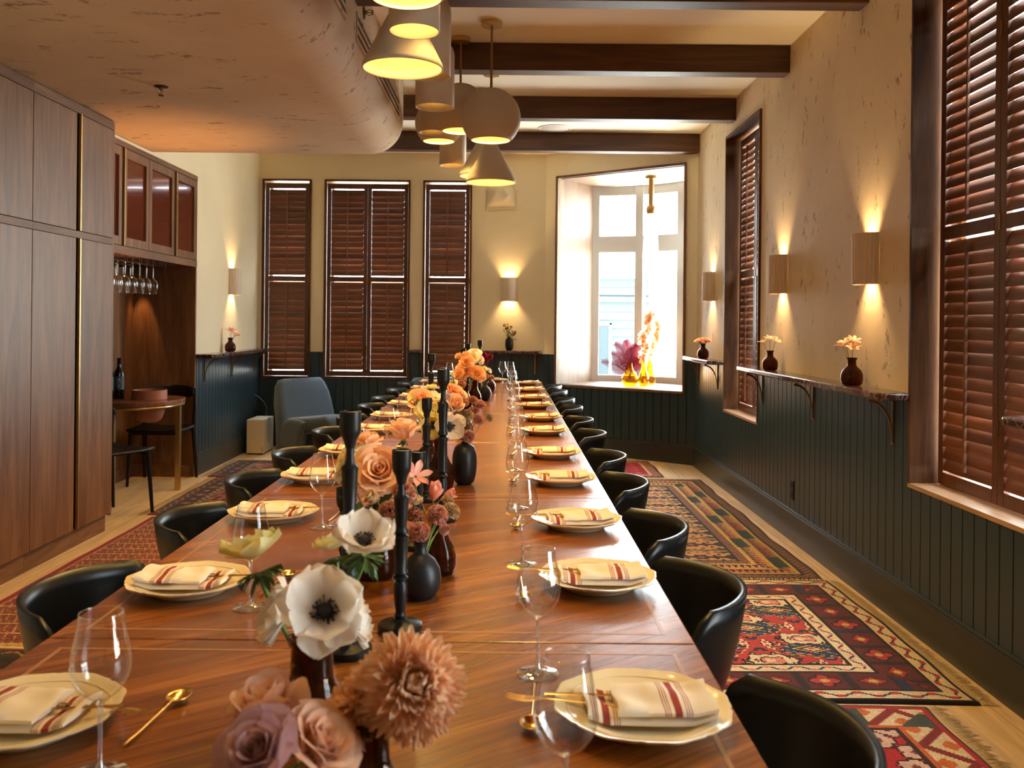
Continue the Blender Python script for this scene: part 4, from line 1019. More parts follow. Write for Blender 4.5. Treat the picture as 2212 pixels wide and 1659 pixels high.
def make_knife(label, loc, rz):
    t = thing('table_knife', label, 'knife', loc, rz, 'gold knives tucked in the napkins')
    b = MB(); strip(b, [(-0.145, 0.0, 0.0345, 0.0045), (-0.14, 0.0, 0.0345, 0.0052), (-0.06, 0, 0.032, 0.004), (-0.02, 0, 0.0302, 0.0035)], 0.0018); b.build('handle', M['gold'], t, smooth=60)
    b = MB(); strip(b, [(-0.02, 0, 0.0302, 0.0035), (0.0, 0, 0.0298, 0.0075), (0.05, 0.001, 0.0298, 0.008), (0.065, 0.003, 0.0298, 0.003)], 0.0008); b.build('blade', M['gold'], t, smooth=60); return t
def make_spoon(label, loc, rz):
    # local: bowl towards +y, lying on the table
    t = thing('dessert_spoon', label, 'spoon', loc, rz, 'gold spoons lying on the table')
    b = MB(); b.tube([(0, -0.085, 0.0035), (0, -0.04, 0.004), (0, 0.02, 0.008), (0, 0.045, 0.0105)], [0.0028, 0.0024, 0.0019, 0.0022], 8); b.build('handle', M['gold'], t, smooth=60)
    b = MB(); P = []
    for i in range(9):
        q = i/8; r = q
        P.append([(0.0165*r*cos(a)*(1-0.12*sin(a)), 0.066+0.024*r*sin(a), 0.0035+0.0085*r*r) for a in [tau*k/24 for k in range(24)]])
    b.grid(P, cv=True, flip=True); o = b.build('bowl', M['gold'], t, smooth=180); solidify(o, 0.0012, 1); return t
GYR = [1.0, 1.47, 2.14, 2.79, 3.50, 4.14, 4.90, 5.52, 6.25, 6.90, 7.70, 8.45]
GYL = [1.13, 1.795, 2.495, 3.15, 3.85, 4.50, 5.15, 5.85, 6.55, 7.25, 8.10]
pl0 = nap0 = fk0 = kn0 = sp0 = gl0 = None
LY = [1.26, 1.908, 2.60]+PY[3:]
for side in (0, 1):
    for k in range(11):
        y = (PY, LY)[side][k]; x = (0.205, -0.668)[side]; base = (0, pi)[side]
        sn = ('window', 'cabinet')[side]; nth = ORD[k]
        rz = random.uniform(-0.06, 0.06); jx = random.uniform(-0.006, 0.006)
        L1 = 'cream scalloped plate on the %s side of the table, %s from the camera' % (sn, nth)
        L2 = 'red striped cream napkin on the %s side of the table, %s from the camera' % (sn, nth)
        L3 = 'gold fork in the napkin on the %s side, %s from the camera' % (sn, nth)
        L4 = 'gold knife in the napkin on the %s side, %s from the camera' % (sn, nth)
        L5 = 'small gold spoon on bare wood, %s side, %s from the camera' % (sn, nth)
        loc = (x+jx, y, TZ+0.0005); rp = random.uniform(0, tau)
        nloc = (x+jx+(0.005 if side == 0 else -0.005), y, TZ); nr = base+rz
        def off(dx, dy, a): return (nloc[0]+dx*cos(a)-dy*sin(a), nloc[1]+dx*sin(a)+dy*cos(a), TZ)
        aF, aK = nr+random.uniform(-0.22, -0.1), nr+random.uniform(0.0, 0.12)
        sloc = ((0.040, y-0.04 if k == 0 else GYR[k+1]-0.21, TZ) if side == 0 else (-0.490, GYL[k]+0.15, TZ))
        sr = (pi+random.uniform(-0.25, 0.15) if side == 0 else random.uniform(-0.35, 0.0))
        if side == 0 and k == 0: sloc = (0.045, 1.335, TZ); sr = pi-0.06
        if side == 1 and k == 0: sloc = (-0.492, 1.285, TZ); sr = -0.14
        if pl0 is None:
            pl0 = make_plate(L1, loc, rp); nap0 = make_napkin(L2, nloc, nr)
            fk0 = make_fork(L3, off(0.0, -0.022, nr), aF); kn0 = make_knife(L4, off(0.0, 0.014, nr), aK); sp0 = make_spoon(L5, sloc, sr)
        else:
            dup(pl0, loc, rp, L1); dup(nap0, nloc, nr, L2); dup(fk0, off(0, -0.022, nr), aF, L3); dup(kn0, off(0, 0.014, nr), aK, L4); dup(sp0, sloc, sr, L5)
for side in (0, 1):
    for k, y in enumerate((GYR, GYL)[side]):
        lab = 'clear wine glass on the %s side of the table, %s from the camera' % (('window', 'cabinet')[side], ORD[k])
        loc = ((0.070, 0.057, 0.044)[min(k, 2)] if side == 0 else -0.503, y, TZ)
        if side == 0 and k > 2: loc = (0.042+random.uniform(-0.004, 0.012), y, TZ)
        if gl0 is None: gl0 = make_glass('wine_glass', lab, 'wine glasses on the dining table', loc)
        else: dup(gl0, loc, random.uniform(0, 6), lab)
# setting at the far end of the table
dup(pl0, (-0.10, 8.71, TZ+0.0005), 0.3, 'cream scalloped plate at the far end of the table'); dup(nap0, (-0.10, 8.71, TZ), -pi/2, 'striped napkin on the plate at the far end of the table')
dup(gl0, (-0.03, 8.50, TZ), 0, 'clear wine glass standing before the far end plate')
# ================================================================ RUGS (knotted pile, one colour per knot)
def srgb(c):
    c = np.asarray(c, float)/255; return np.where(c < 0.04045, c/12.92, ((c+0.055)/1.055)**2.4)
def noise2(nx, ny, gx, gy, rng):
    g = rng.random((gy+1, gx+1)); X = np.linspace(0, gx-1e-6, nx); Y = np.linspace(0, gy-1e-6, ny)
    xi = X.astype(int); yi = Y.astype(int); fx = (X-xi)[None, :]; fy = (Y-yi)[:, None]
    fx = fx*fx*(3-2*fx); fy = fy*fy*(3-2*fy)
    return (g[yi][:, xi]*(1-fx)+g[yi][:, xi+1]*fx)*(1-fy) + (g[yi+1][:, xi]*(1-fx)+g[yi+1][:, xi+1]*fx)*fy
def sym_tile(nx, ny, tw, th, cell, rng, sharp=False):
    """mirror-symmetric ornament tile repeated over nx * ny knots"""
    hw, hh = max(4, tw//2), max(4, th//2)
    a = noise2(hw, hh, max(2, hw//cell), max(2, hh//cell), rng)
    b = noise2(hw, hh, max(2, hw*2//cell), max(2, hh*2//cell), rng)
    t = a*0.65+b*0.35
    t = np.concatenate([t, t[:, ::-1]], 1); t = np.concatenate([t, t[::-1]], 0)
    t = (t-t.min())/(t.max()-t.min()+1e-9)
    return np.tile(t, (ny//t.shape[0]+2, nx//t.shape[1]+2))[:ny, :nx]
def paint(img, mask, col): img[mask] = srgb(col)
def border_dist(nx, ny, ex, ey):
    X = np.arange(nx)[None, :]; Y = np.arange(ny)[:, None]
    return np.minimum(np.minimum(X, nx-1-X)+0*Y, np.minimum(Y, ny-1-Y)+0*X), X+0*Y, Y+0*X
def along(nx, ny):
    """coordinate running around the border: along x on the top/bottom bands, along y on the side bands"""
    X = np.arange(nx)[None, :]+0*np.arange(ny)[:, None]; Y = np.arange(ny)[:, None]+0*np.arange(nx)[None, :]
    dx = np.minimum(X, nx-1-X); dy = np.minimum(Y, ny-1-Y); return np.where(dx < dy, Y, X)
def band(img, D, S, d0, d1, ground, motif, accent, per, kind):
    m = (D >= d0) & (D < d1); paint(img, m, ground)
    q = (D-d0)/max(1, d1-d0-1); ph = (S % per)/per
    if kind == 'zigzag':
        z = np.abs(((S/per) % 1)*2-1); paint(img, m & (np.abs(z-q) < 0.22), motif); paint(img, m & (np.hypot(((S/per+0.5) % 1)-0.5, (q-0.2)*0.6) < 0.13), accent); paint(img, m & (np.hypot(((S/per) % 1)-0.5, (q-0.8)*0.6) < 0.13), accent)
    elif kind == 'flower':
        cx = ph-0.5; cy_ = (q-0.5)*(d1-d0)/per; r = np.hypot(cx, cy_); a = np.arctan2(cy_, cx)
        odd = ((S//per) % 2).astype(int)
        pet = r < 0.17+0.13*np.abs(np.cos(2*a)); pet2 = (np.abs(cx)*1.0+np.abs(cy_)*1.5) < 0.36
        paint(img, m & np.where(odd == 1, pet2, r < 0.24+0.13*np.abs(np.cos(2*a))), (28, 22, 28))
        paint(img, m & np.where(odd == 1, (np.abs(cx)+np.abs(cy_)*1.5) < 0.30, pet), motif); paint(img, m & (r < 0.10), accent)
        paint(img, m & (np.abs(np.abs(cx)-0.46) < 0.05), (60, 30, 30))
    elif kind == 'teeth':
        n_ = 6; z = np.abs(((S/(per/n_)) % 1)*2-1); seg = ((S//per) % 3).astype(int)
        for s_, (g, c) in enumerate(zip(motif, accent)):
            paint(img, m & (seg == s_), g); paint(img, m & (seg == s_) & (z < q*0.9+0.05) & (q < 0.97), c)
    elif kind == 'dots': paint(img, m & (((S+((D-d0)//2)*2) % 5) < 2), motif)
    elif kind == 'scroll':
        w_ = 0.5+0.32*np.sin(2*pi*S/per); paint(img, m & (np.abs(q-w_) < 0.12), motif); paint(img, m & (np.hypot(((S/per+0.25) % 1-0.5)*1.6, q-0.75) < 0.19), accent); paint(img, m & (np.hypot(((S/per+0.75) % 1-0.5)*1.6, q-0.25) < 0.19), accent)
def make_rug(label, x0, x1, y0, y1, z, cell, fn, fringe, group='patterned wool rugs on the floor', wob=0.008):
    nx, ny = int((x1-x0)/cell), int((y1-y0)/cell)
    img = fn(nx, ny); rng = np.random.default_rng(nx*7+ny)
    img = img*(0.86+0.26*rng.random((ny, nx, 1)))*(0.9+0.2*noise2(nx, ny, 6, max(3, ny//14), rng)[:, :, None])
    t = thing('patterned_rug', label, 'rug', ((x0+x1)/2, (y0+y1)/2, 0.0), 0, group)
    xs = np.linspace(x0-(x0+x1)/2, x1-(x0+x1)/2, nx+1); ys = np.linspace(y0-(y0+y1)/2, y1-(y0+y1)/2, ny+1)
    X, Y = np.meshgrid(xs, ys); ex = wob*np.sin(Y*5+1.3)+wob*0.5*np.sin(Y*13); X = X+ex*np.sign(X)*(np.abs(X)/xs.max())**6
    Y = Y+wob*0.8*np.sin(X*4)*(np.abs(Y)/ys.max())**6
    Z = np.full_like(X, z)+0.0012*np.sin(X*9+Y*4)+0.0012
    ed = np.minimum(np.minimum(X-X.min(), X.max()-X), np.minimum(Y-Y.min(), Y.max()-Y)); 
    Z = np.where((np.arange(nx+1)[None, :] % nx == 0) | (np.arange(ny+1)[:, None] % ny == 0), 0.001, Z)
    V = np.stack([X, Y, Z], -1).reshape(-1, 3)
    I = np.arange(ny)[:, None]*(nx+1)+np.arange(nx)[None, :]
    Fc = np.stack([I, I+1, I+nx+2, I+nx+1], -1).reshape(-1, 4)
    me = bpy.data.meshes.new('pile'); me.vertices.add(len(V)); me.vertices.foreach_set('co', V.ravel()); me.loops.add(len(Fc)*4); me.loops.foreach_set('vertex_index', Fc.ravel())
    me.polygons.add(len(Fc)); me.polygons.foreach_set('loop_start', np.arange(len(Fc))*4)
    me.polygons.foreach_set('loop_total', np.full(len(Fc), 4)); me.update(calc_edges=True)
    ca = me.color_attributes.new('pile', 'FLOAT_COLOR', 'CORNER')
    C4 = np.concatenate([img.reshape(-1, 3), np.ones((nx*ny, 1))], 1); ca.data.foreach_set('color', np.repeat(C4, 4, 0).ravel().astype(np.float32))
    me.materials.append(M['pile']); put('pile', me, t)
    rnd = random.Random(nx)
    for side in fringe:
        b = MB(); hx, hy = (x1-x0)/2, (y1-y0)/2; Lf = 0.055
        L_ = (y1-y0) if side in 'EW' else (x1-x0); n = int(L_/0.008)
        for k in range(n):
            s = -L_/2+L_*(k+0.5)/n; l = Lf*rnd.uniform(0.7, 1.2); w = 0.0024; dx = rnd.uniform(-0.012, 0.012)
            if side == 'E': p = (hx-0.003, s); q = (hx+l, s+dx)
            elif side == 'W': p = (-hx+0.003, s); q = (-hx-l, s+dx)
            elif side == 'N': p = (s, hy-0.003); q = (s+dx, hy+l)
            else: p = (s, -hy+0.003); q = (s+dx, -hy-l)
            ww = (0, w) if side in 'EW' else (w, 0); zz = max(0.003, z*0.7)
            b.add([(p[0]-ww[0], p[1]-ww[1], zz), (p[0]+ww[0], p[1]+ww[1], zz), (q[0]+ww[0], q[1]+ww[1], 0.0035), (q[0]-ww[0], q[1]-ww[1], 0.0035), ((p[0]+q[0])/2, (p[1]+q[1])/2, zz+0.004)], [(0, 1, 4), (1, 2, 4), (2, 3, 4), (3, 0, 4)])
        b.build('fringe', M['fringe'], t)
    return t
NAVY, RED, CREAM, DKRED, BRN, YEL, PINK, BLK = (24, 44, 84), (172, 52, 50), (214, 192, 158), (92, 30, 30), (56, 32, 28), (196, 172, 96), (204, 122, 112), (24, 18, 24)
def rug_garden(nx, ny):   # red field, navy leafy medallions, cream latch motifs, floral borders
    rng = np.random.default_rng(5); img = np.zeros((ny, nx, 3)); D, X, Y = border_dist(nx, ny, 0, 0); S = along(nx, ny)
    paint(img, D >= 0, RED)
    T = sym_tile(nx, ny, 34, 30, 5, rng); paint(img, (T > 0.70), BLK); paint(img, (T > 0.76), CREAM); paint(img, T > 0.9, RED); paint(img, T < 0.13, BLK); paint(img, T < 0.09, NAVY)
    # navy feathered medallions
    for cx in np.arange(0.12, 1.0, 0.25):
        for j, cy_ in enumerate(np.arange(0.17, 1.0, 0.165)):
            px = (X/nx-cx-(0.12 if j % 2 else 0))*nx; py = (Y/ny-cy_)*ny; r = np.hypot(px/17, py/10.5); a = np.arctan2(py/10.5, px/17)
            e = 1+0.13*np.sign(np.sin(a*14+px*0.25))+0.10*np.sin(a*4)
            paint(img, r < e*1.10, YEL); paint(img, r < e*1.02, NAVY); st = ((px+py*1.6).astype(int) % 9) < 1; paint(img, (r < e*0.95) & (r > 0.42) & st, (150, 140, 80))
            ri = np.abs(px)/11+np.abs(py)/5.5; paint(img, ri < 1.15, BLK); paint(img, ri < 1.0, YEL); paint(img, ri < 0.85, DKRED); paint(img, ri < 0.5, CREAM); paint(img, ri < 0.25, RED)
    for j, cy_ in enumerate(np.arange(0.085, 1.0, 0.165)):
        for cx in np.arange(0.24, 1.0, 0.25):
            px = (X/nx-cx+(0.12 if j % 2 else 0))*nx; py = (Y/ny-cy_)*ny
            r = np.maximum(np.abs(px)/13+np.abs(py)/22, np.abs(py)/7.5)+0.08*np.sign(np.sin(px*0.9)); paint(img, r < 1.16, BLK); paint(img, r < 1.0, CREAM); paint(img, r < 0.62, BLK); paint(img, r < 0.52, PINK); paint(img, r < 0.25, CREAM)
    band(img, D, S, 0, 3, BLK, BLK, BLK, 6, 'none'); band(img, D, S, 3, 12, CREAM, NAVY, RED, 18, 'scroll'); band(img, D, S, 12, 14, BLK, BLK, BLK, 6, 'none')
    band(img, D, S, 14, 34, DKRED, RED, YEL, 24, 'flower'); paint(img, (D >= 14) & (D < 34) & (np.abs((S % 24)-12) > 10.4), (40, 26, 30)); band(img, D, S, 34, 36, BLK, BLK, BLK, 6, 'none'); band(img, D, S, 36, 44, CREAM, NAVY, PINK, 16, 'scroll'); band(img, D, S, 44, 46, BLK, RED, RED, 6, 'none')
    blocks = (((S+10)//24) % 4 == 0) & (D >= 14) & (D < 34); paint(img, blocks & ((S % 24 < 4)), NAVY)
    return img
def rug_teeth(nx, ny):    # brown rug: toothed green/orange borders, tan beasts on navy
    rng = np.random.default_rng(9); img = np.zeros((ny, nx, 3)); D, X, Y = border_dist(nx, ny, 0, 0); S = along(nx, ny)
    TAN, GRN, ORG, NV = (190, 142, 96), (50, 62, 48), (196, 128, 72), (40, 34, 52)
    paint(img, D >= 0, NV); T = sym_tile(nx, ny, 40, 34, 6, rng); paint(img, T > 0.58, TAN); paint(img, T > 0.86, GRN); paint(img, T < 0.12, (150, 80, 50))
    st = (Y % 34) < 2; paint(img, st, GRN)
    band(img, D, S, 0, 3, (60, 40, 34), BLK, BLK, 5, 'none'); band(img, D, S, 3, 9, (140, 96, 70), (60, 34, 30), BLK, 5, 'dots')
    band(img, D, S, 9, 11, BLK, BLK, BLK, 5, 'none'); band(img, D, S, 11, 13, (186, 160, 80), BLK, BLK, 5, 'none')
    band(img, D, S, 13, 22, NV, (ORG, GRN, (176, 100, 60)), (NV, (24, 30, 26), BLK), 26, 'teeth'); band(img, D, S, 22, 24, (186, 160, 80), BLK, BLK, 5, 'none'); 
    band(img, D, S, 24, 33, NV, (GRN, ORG, TAN), ((22, 28, 26), BLK, NV), 26, 'teeth'); band(img, D, S, 33, 35, (186, 160, 80), BLK, BLK, 5, 'none')
    band(img, D, S, 35, 41, (140, 96, 76), (70, 40, 36), BLK, 5, 'dots'); band(img, D, S, 41, 43, BLK, BLK, BLK, 5, 'none')
    return img
def rug_red(nx, ny):      # bright red with white flower sprays, dark lozenge, hooked cream border
    img = np.zeros((ny, nx, 3)); D, X, Y = border_dist(nx, ny, 0, 0); S = along(nx, ny); R_ = (176, 34, 44)
    paint(img, D >= 0, R_)
    loz = np.abs(X/nx-0.42)*2.2+np.abs(Y/ny-0.42)*2.0; paint(img, loz < 1.02, CREAM); paint(img, loz < 0.98, (50, 28, 28)); q = ((X+Y) % 26 < 3) | ((X-Y) % 26 < 3); paint(img, (loz < 0.9) & q, (150, 60, 54)); paint(img, (loz < 0.6), R_); paint(img, loz < 0.35, CREAM)
    for (cx, cy_) in [(0.84, 0.90), (0.80, 0.86), (0.86, 0.82), (0.76, 0.90), (0.83, 0.77), (0.88, 0.72), (0.72, 0.82), (0.2, 0.88), (0.16, 0.82), (0.24, 0.8), (0.86, 0.2), (0.8, 0.16), (0.14, 0.2)]:
        px = X-cx*nx; py = Y-cy_*ny; r = np.hypot(px, py); a = np.arctan2(py, px); e = 4.4+1.3*np.abs(np.cos(2.5*a)); paint(img, r < e+1, (60, 24, 28)); paint(img, r < e, (212, 180, 168)); paint(img, r < 1.8, (120, 60, 56))
    band(img, D, S, 0, 2, (60, 60, 50), BLK, BLK, 5, 'none'); band(img, D, S, 2, 4, R_, BLK, BLK, 5, 'none'); band(img, D, S, 4, 18, CREAM, (128, 40, 44), (196, 104, 50), 26, 'zigzag'); band(img, D, S, 18, 20, (190, 96, 50), BLK, BLK, 5, 'none'); band(img, D, S, 20, 22, (60, 30, 30), BLK, BLK, 5, 'none')
    blk = ((S//26) % 3 == 1) & (D >= 4) & (D < 18) & (S % 26 > 14); paint(img, blk, (66, 74, 70))
    return img
def rug_ruby(nx, ny):
    img = np.zeros((ny, nx, 3)); D, X, Y = border_dist(nx, ny, 0, 0); S = along(nx, ny); paint(img, D >= 0, (150, 26, 42))
    d = np.abs((X % 12)-6)+np.abs((Y % 12)-6); paint(img, d < 2.2, (210, 90, 90)); paint(img, d > 10.5, (60, 20, 60))
    band(img, D, S, 0, 2, (60, 20, 24), BLK, BLK, 5, 'none'); band(img, D, S, 2, 8, (90, 24, 30), (200, 150, 120), BLK, 5, 'dots'); band(img, D, S, 8, 10, (210, 160, 130), BLK, BLK, 5, 'none'); return img
def rug_dark(seed, field=(40, 30, 34)):
    def fn(nx, ny):
        rng = np.random.default_rng(seed); img = np.zeros((ny, nx, 3)); D, X, Y = border_dist(nx, ny, 0, 0); S = along(nx, ny); paint(img, D >= 0, field)
        T = sym_tile(nx, ny, 30, 26, 5, rng); paint(img, T > 0.56, (168, 78, 62)); paint(img, T > 0.74, (60, 80, 100)); paint(img, T > 0.88, (190, 150, 110)); paint(img, T < 0.15, (150, 70, 58))
        band(img, D, S, 0, 3, (120, 50, 44), BLK, BLK, 5, 'none'); band(img, D, S, 3, 10, (60, 46, 40), (170, 140, 100), (150, 60, 50), 14, 'scroll'); band(img, D, S, 10, 22, (38, 32, 34), (150, 66, 54), (180, 140, 96), 18, 'flower'); band(img, D, S, 22, 28, (60, 46, 40), (170, 140, 100), BLK, 10, 'zigzag'); return img
    return fn
def rug_stripe(nx, ny):   # fine rose herringbone runner crossed by thin cream lines, red edge
    img = np.zeros((ny, nx, 3)); D, X, Y = border_dist(nx, ny, 0, 0); S = along(nx, ny); rng = np.random.default_rng(3)
    paint(img, D >= 0, (140, 72, 58)); paint(img, ((X+Y//2) % 4 < 2) & ((X*3+Y) % 7 < 3), (196, 140, 112)); paint(img, (rng.random((ny, nx)) < 0.16), (90, 40, 44))
    paint(img, (Y % 13) == 0, (214, 180, 130)); paint(img, np.minimum(X, nx-1-X) < 5, (148, 28, 40)); paint(img, (np.minimum(X, nx-1-X) == 5), (200, 150, 120))
    c = (np.abs(X-nx*0.62)/26+np.abs((Y % 110)-52)/30); paint(img, c < 1, (70, 30, 60)); paint(img, (c < 0.85) & ((X+Y) % 5 < 3), (170, 60, 70)); return img
make_rug('red garden rug with navy medallions and cream fringe by the right wall', 0.02, 1.69, 3.17, 4.68, 0.011, 0.0075, rug_garden, 'EN')
make_rug('brown rug with toothed green and orange borders beyond the red garden rug', 0.10, 1.672, 4.70, 7.70, 0.008, 0.0085, rug_teeth, 'N')
make_rug('bright red rug with white flower sprays at the lower right corner', 0.05, 1.485, 1.2, 3.15, 0.007, 0.009, rug_red, 'E')
make_rug('small ruby red rug in the far right, beyond the brown rug', 0.1, 1.39, 7.80, 8.72, 0.007, 0.012, rug_ruby, 'S')
make_rug('rose herringbone runner with a red edge between cabinets and table', -2.36, -0.55, 3.66, 6.05, 0.008, 0.009, rug_stripe, 'N', wob=0.004)
make_rug('dark ornate rug at the foot of the tall cabinets beyond the rose runner', -2.43, -0.75, 6.12, 7.58, 0.007, 0.0085, rug_dark(4), 'W')
make_rug('dark rose patterned rug before the blue armchair', -2.52, -0.65, 7.62, 8.52, 0.009, 0.009, rug_dark(12, (92, 40, 44)), 'W')
make_rug('ochre brown rug under the near left of the table', -2.05, -0.4, 2.0, 3.62, 0.006, 0.010, rug_dark(21, (96, 62, 40)), '')

# ================================================================ CANDLESTICKS
def candlestick(px, py_top, Y, h, label, cup=0.0185):
    p = at(px, py_top, Y)
    t = thing('candlestick', label, 'candlestick', (p.x, Y, TZ), 0, 'turned black wooden candlesticks')
    H = h; s = min(1.0, H/0.42)
    bs = [(0, 0), (0.039, 0), (0.041, 0.004), (0.041, 0.013), (0.037, 0.016), (0.018, 0.018), (0.012, 0.024)]
    MB().lathe(bs+[(0, 0.024)], 32).build('base', M['blackwood'], t, smooth=40)
    body = H-0.024-0.062; z = 0.022
    st = [(0.0, z)]
    segs = [(0.010, 0), (0.013, 0.03), (0.010, 0.05), (0.0125, 0.10), (0.0145, 0.20), (0.0140, 0.26), (0.0105, 0.285), (0.0155, 0.30), (0.0155, 0.31), (0.011, 0.325), (0.0155, 0.34), (0.0155, 0.35), (0.0135, 0.37), (0.0150, 0.50), (0.0140, 0.58), (0.0165, 0.60), (0.0165, 0.615), (0.0105, 0.63), (0.0155, 0.645), (0.0155, 0.66), (0.0125, 0.68), (0.0140, 0.80), (0.0155, 0.88), (0.0165, 0.90), (0.0105, 0.92), (0.0085, 0.95), (0.008, 1.0)]
    st += [(r*(0.86 if r < 0.014 else 0.92)*(0.8+0.2*s), z+q*body) for r, q in segs] + [(0.0, z+body)]
    MB().lathe(st, 20).build('turned_stem', M['blackwood'], t, smooth=35)
    z2 = H-0.064
    MB().lathe([(0.0, z2), (0.008, z2), (0.010, z2+0.008), (cup-0.006, z2+0.016), (cup-0.0015, z2+0.024), (cup, z2+0.034), (cup, z2+0.063), (cup-0.0035, z2+0.064), (cup-0.005, z2+0.045), (0.0, z2+0.042)], 32).build('cup', M['blackwood'], t, smooth=40)
    t['label'] = label; return t
candlestick(757, 890, 1.55, 0.418, 'tall black candlestick nearest the camera, left of the peach rose')
candlestick(868, 968, 1.67, 0.336, 'black candlestick rising in front of the black round vase', 0.018)
candlestick(958, 799, 2.60, 0.437, 'tall thin black candlestick beside the black oval vase')
candlestick(922, 894, 2.88, 0.33, 'black candlestick just left of the tallest one by the amber jug', 0.0165)
candlestick(904, 972, 2.28, 0.245, 'short black candlestick behind the pink tulips')
candlestick(932, 765, 4.40, 0.418, 'tall black candlestick halfway along the table, left of the apricot roses')
candlestick(1001, 757, 6.35, 0.385, 'far black candlestick behind the apricot roses, leftmost of three')
candlestick(1012, 743, 7.25, 0.40, 'far black candlestick, middle of the distant three')
candlestick(1037, 734, 6.90, 0.435, 'far black candlestick, tallest and rightmost of the distant three')
candlestick(744, 1046, 2.10, 0.185, 'very short black candlestick hidden behind the nearest tall one')
candlestick(947, 843, 4.75, 0.22, 'short black candlestick halfway along the table behind the cream flowers')

# ================================================================ VASES
BOT = [(0, 0.003), (0.030, 0.0), (0.040, 0.002), (0.0475, 0.012), (0.0500, 0.03), (0.0495, 0.052), (0.043, 0.070), (0.030, 0.083), (0.0215, 0.091), (0.0195, 0.098), (0.0195, 0.118), (0.0235, 0.122), (0.0235, 0.128), (0.0185, 0.129)]
JUG = [(0, 0.003), (0.030, 0.0), (0.038, 0.004), (0.0425, 0.02), (0.0425, 0.045), (0.037, 0.068), (0.026, 0.088), (0.0195, 0.102), (0.0185, 0.135), (0.0225, 0.139), (0.0225, 0.146), (0.0175, 0.147)]
ROUND = [(0, 0.002), (0.022, 0.0), (0.033, 0.008), (0.0415, 0.025), (0.0440, 0.045), (0.0410, 0.065), (0.031, 0.083), (0.018, 0.093), (0.0125, 0.099), (0.0120, 0.118), (0.0140, 0.121), (0.0105, 0.121)]
OVAL = [(0, 0.002), (0.022, 0.0), (0.034, 0.010), (0.0415, 0.035), (0.0435, 0.070), (0.0415, 0.105), (0.033, 0.130), (0.018, 0.140), (0.012, 0.1425), (0.0135, 0.147), (0.0100, 0.147)]
BLOWN = [(0, 0.003), (0.05, 0.0), (0.085, 0.015), (0.10, 0.05), (0.095, 0.09), (0.07, 0.14), (0.045, 0.19), (0.030, 0.23), (0.028, 0.26), (0.034, 0.275)]
TALLV = [(0, 0.003), (0.04, 0.0), (0.062, 0.02), (0.070, 0.07), (0.062, 0.13), (0.038, 0.20), (0.026, 0.27), (0.026, 0.36), (0.032, 0.38)]
def vase(prof, mat, loc, label, sc=1.0, ribs=0, name='bud_vase', group=None, szz=1.0):
    t = thing(name, label, 'vase', loc, 0, group)
    pr = [(r*sc, z*sc*szz) for r, z in prof]
    rf = (lambda a, r, z: r*(1+0.02*cos(ribs*a)) if r > 0.02*sc else r) if ribs else None
    b = MB(); b.shell(pr, 48, rf); o = b.build('body', mat, t, smooth=70); solidify(o, 0.0022, -1)
    if mat in (M['amber'],):
        b = MB(); rr, zz = pr[-2]; b.tube([(rr*cos(tau*k/32), rr*sin(tau*k/32), zz) for k in range(33)], 0.002*sc, 6, cap=False); b.build('lip', mat, t, smooth=180)
    t['mouth'] = pr[-1][1]; return t
# ================================================================ FLOWERS
def petal_pts(L, Wd, cup, curl, ruff=0.0, tip=1.0, nu=6, nv=5, seed=0, base=0.25, shift=0.0):
    """petal from the origin along +x, width in y, rising in z; returns grid"""
    rnd = random.Random(seed); ph = rnd.uniform(0, 6); P = []
    for i in range(nu+1):
        u = i/nu
        w_ = Wd*0.5*(base+(1-base)*sin(min(1, u*1.35)*pi/2))*(1 if u < 0.6 else max(0.04, (1-((u-0.6)/0.4)**2.2*tip)))
        row = []
        for j in range(nv+1):
            v = j/nv*2-1
            ang = curl*u
            x = L*(sin(ang)/curl if abs(curl) > 1e-3 else u); z = L*((1-cos(ang))/curl if abs(curl) > 1e-3 else 0)
            z += cup*Wd*(v*v)*(0.3+0.7*u)*0.5 + ruff*L*u*u*sin(v*5+ph)*0.5+ruff*L*u**3*sin(v*11+ph*2)*0.25
            row.append((x, v*w_, z))
        P.append(row)
    return P
def frame_to(d):
    d = Vector(d).normalized(); return d.to_track_quat('Z', 'Y').to_matrix().to_4x4()
def add_petal(b, H, az, el, r0, z0, P):
    """place petal: at azimuth az, elevation angle el (0 = flat, pi/2 = upright)"""
    b.M = H @ Matrix.Rotation(az, 4, 'Z') @ Matrix.Translation((r0, 0, z0)) @ Matrix.Rotation(-el, 4, 'Y')
    b.grid(P)
def stem_part(t, p0, p1, r, d=None, mat=None, bend=0.25):
    p0 = Vector(p0); p1 = Vector(p1); d = Vector(d).normalized() if d is not None else Vector((0, 0, 1))
    L = (p1-p0).length; pts = []
    for k in range(9):
        q = k/8; c = p1-d*L*bend; m_ = p0+Vector((0, 0, 1))*L*0.35
        pts.append(p0*(1-q)**3+m_*3*q*(1-q)**2+c*3*q*q*(1-q)+p1*q**3)
    return MB().tube(pts, r, 7).build('stem', mat or M['stem'], t, smooth=60)
fn_ = [0]
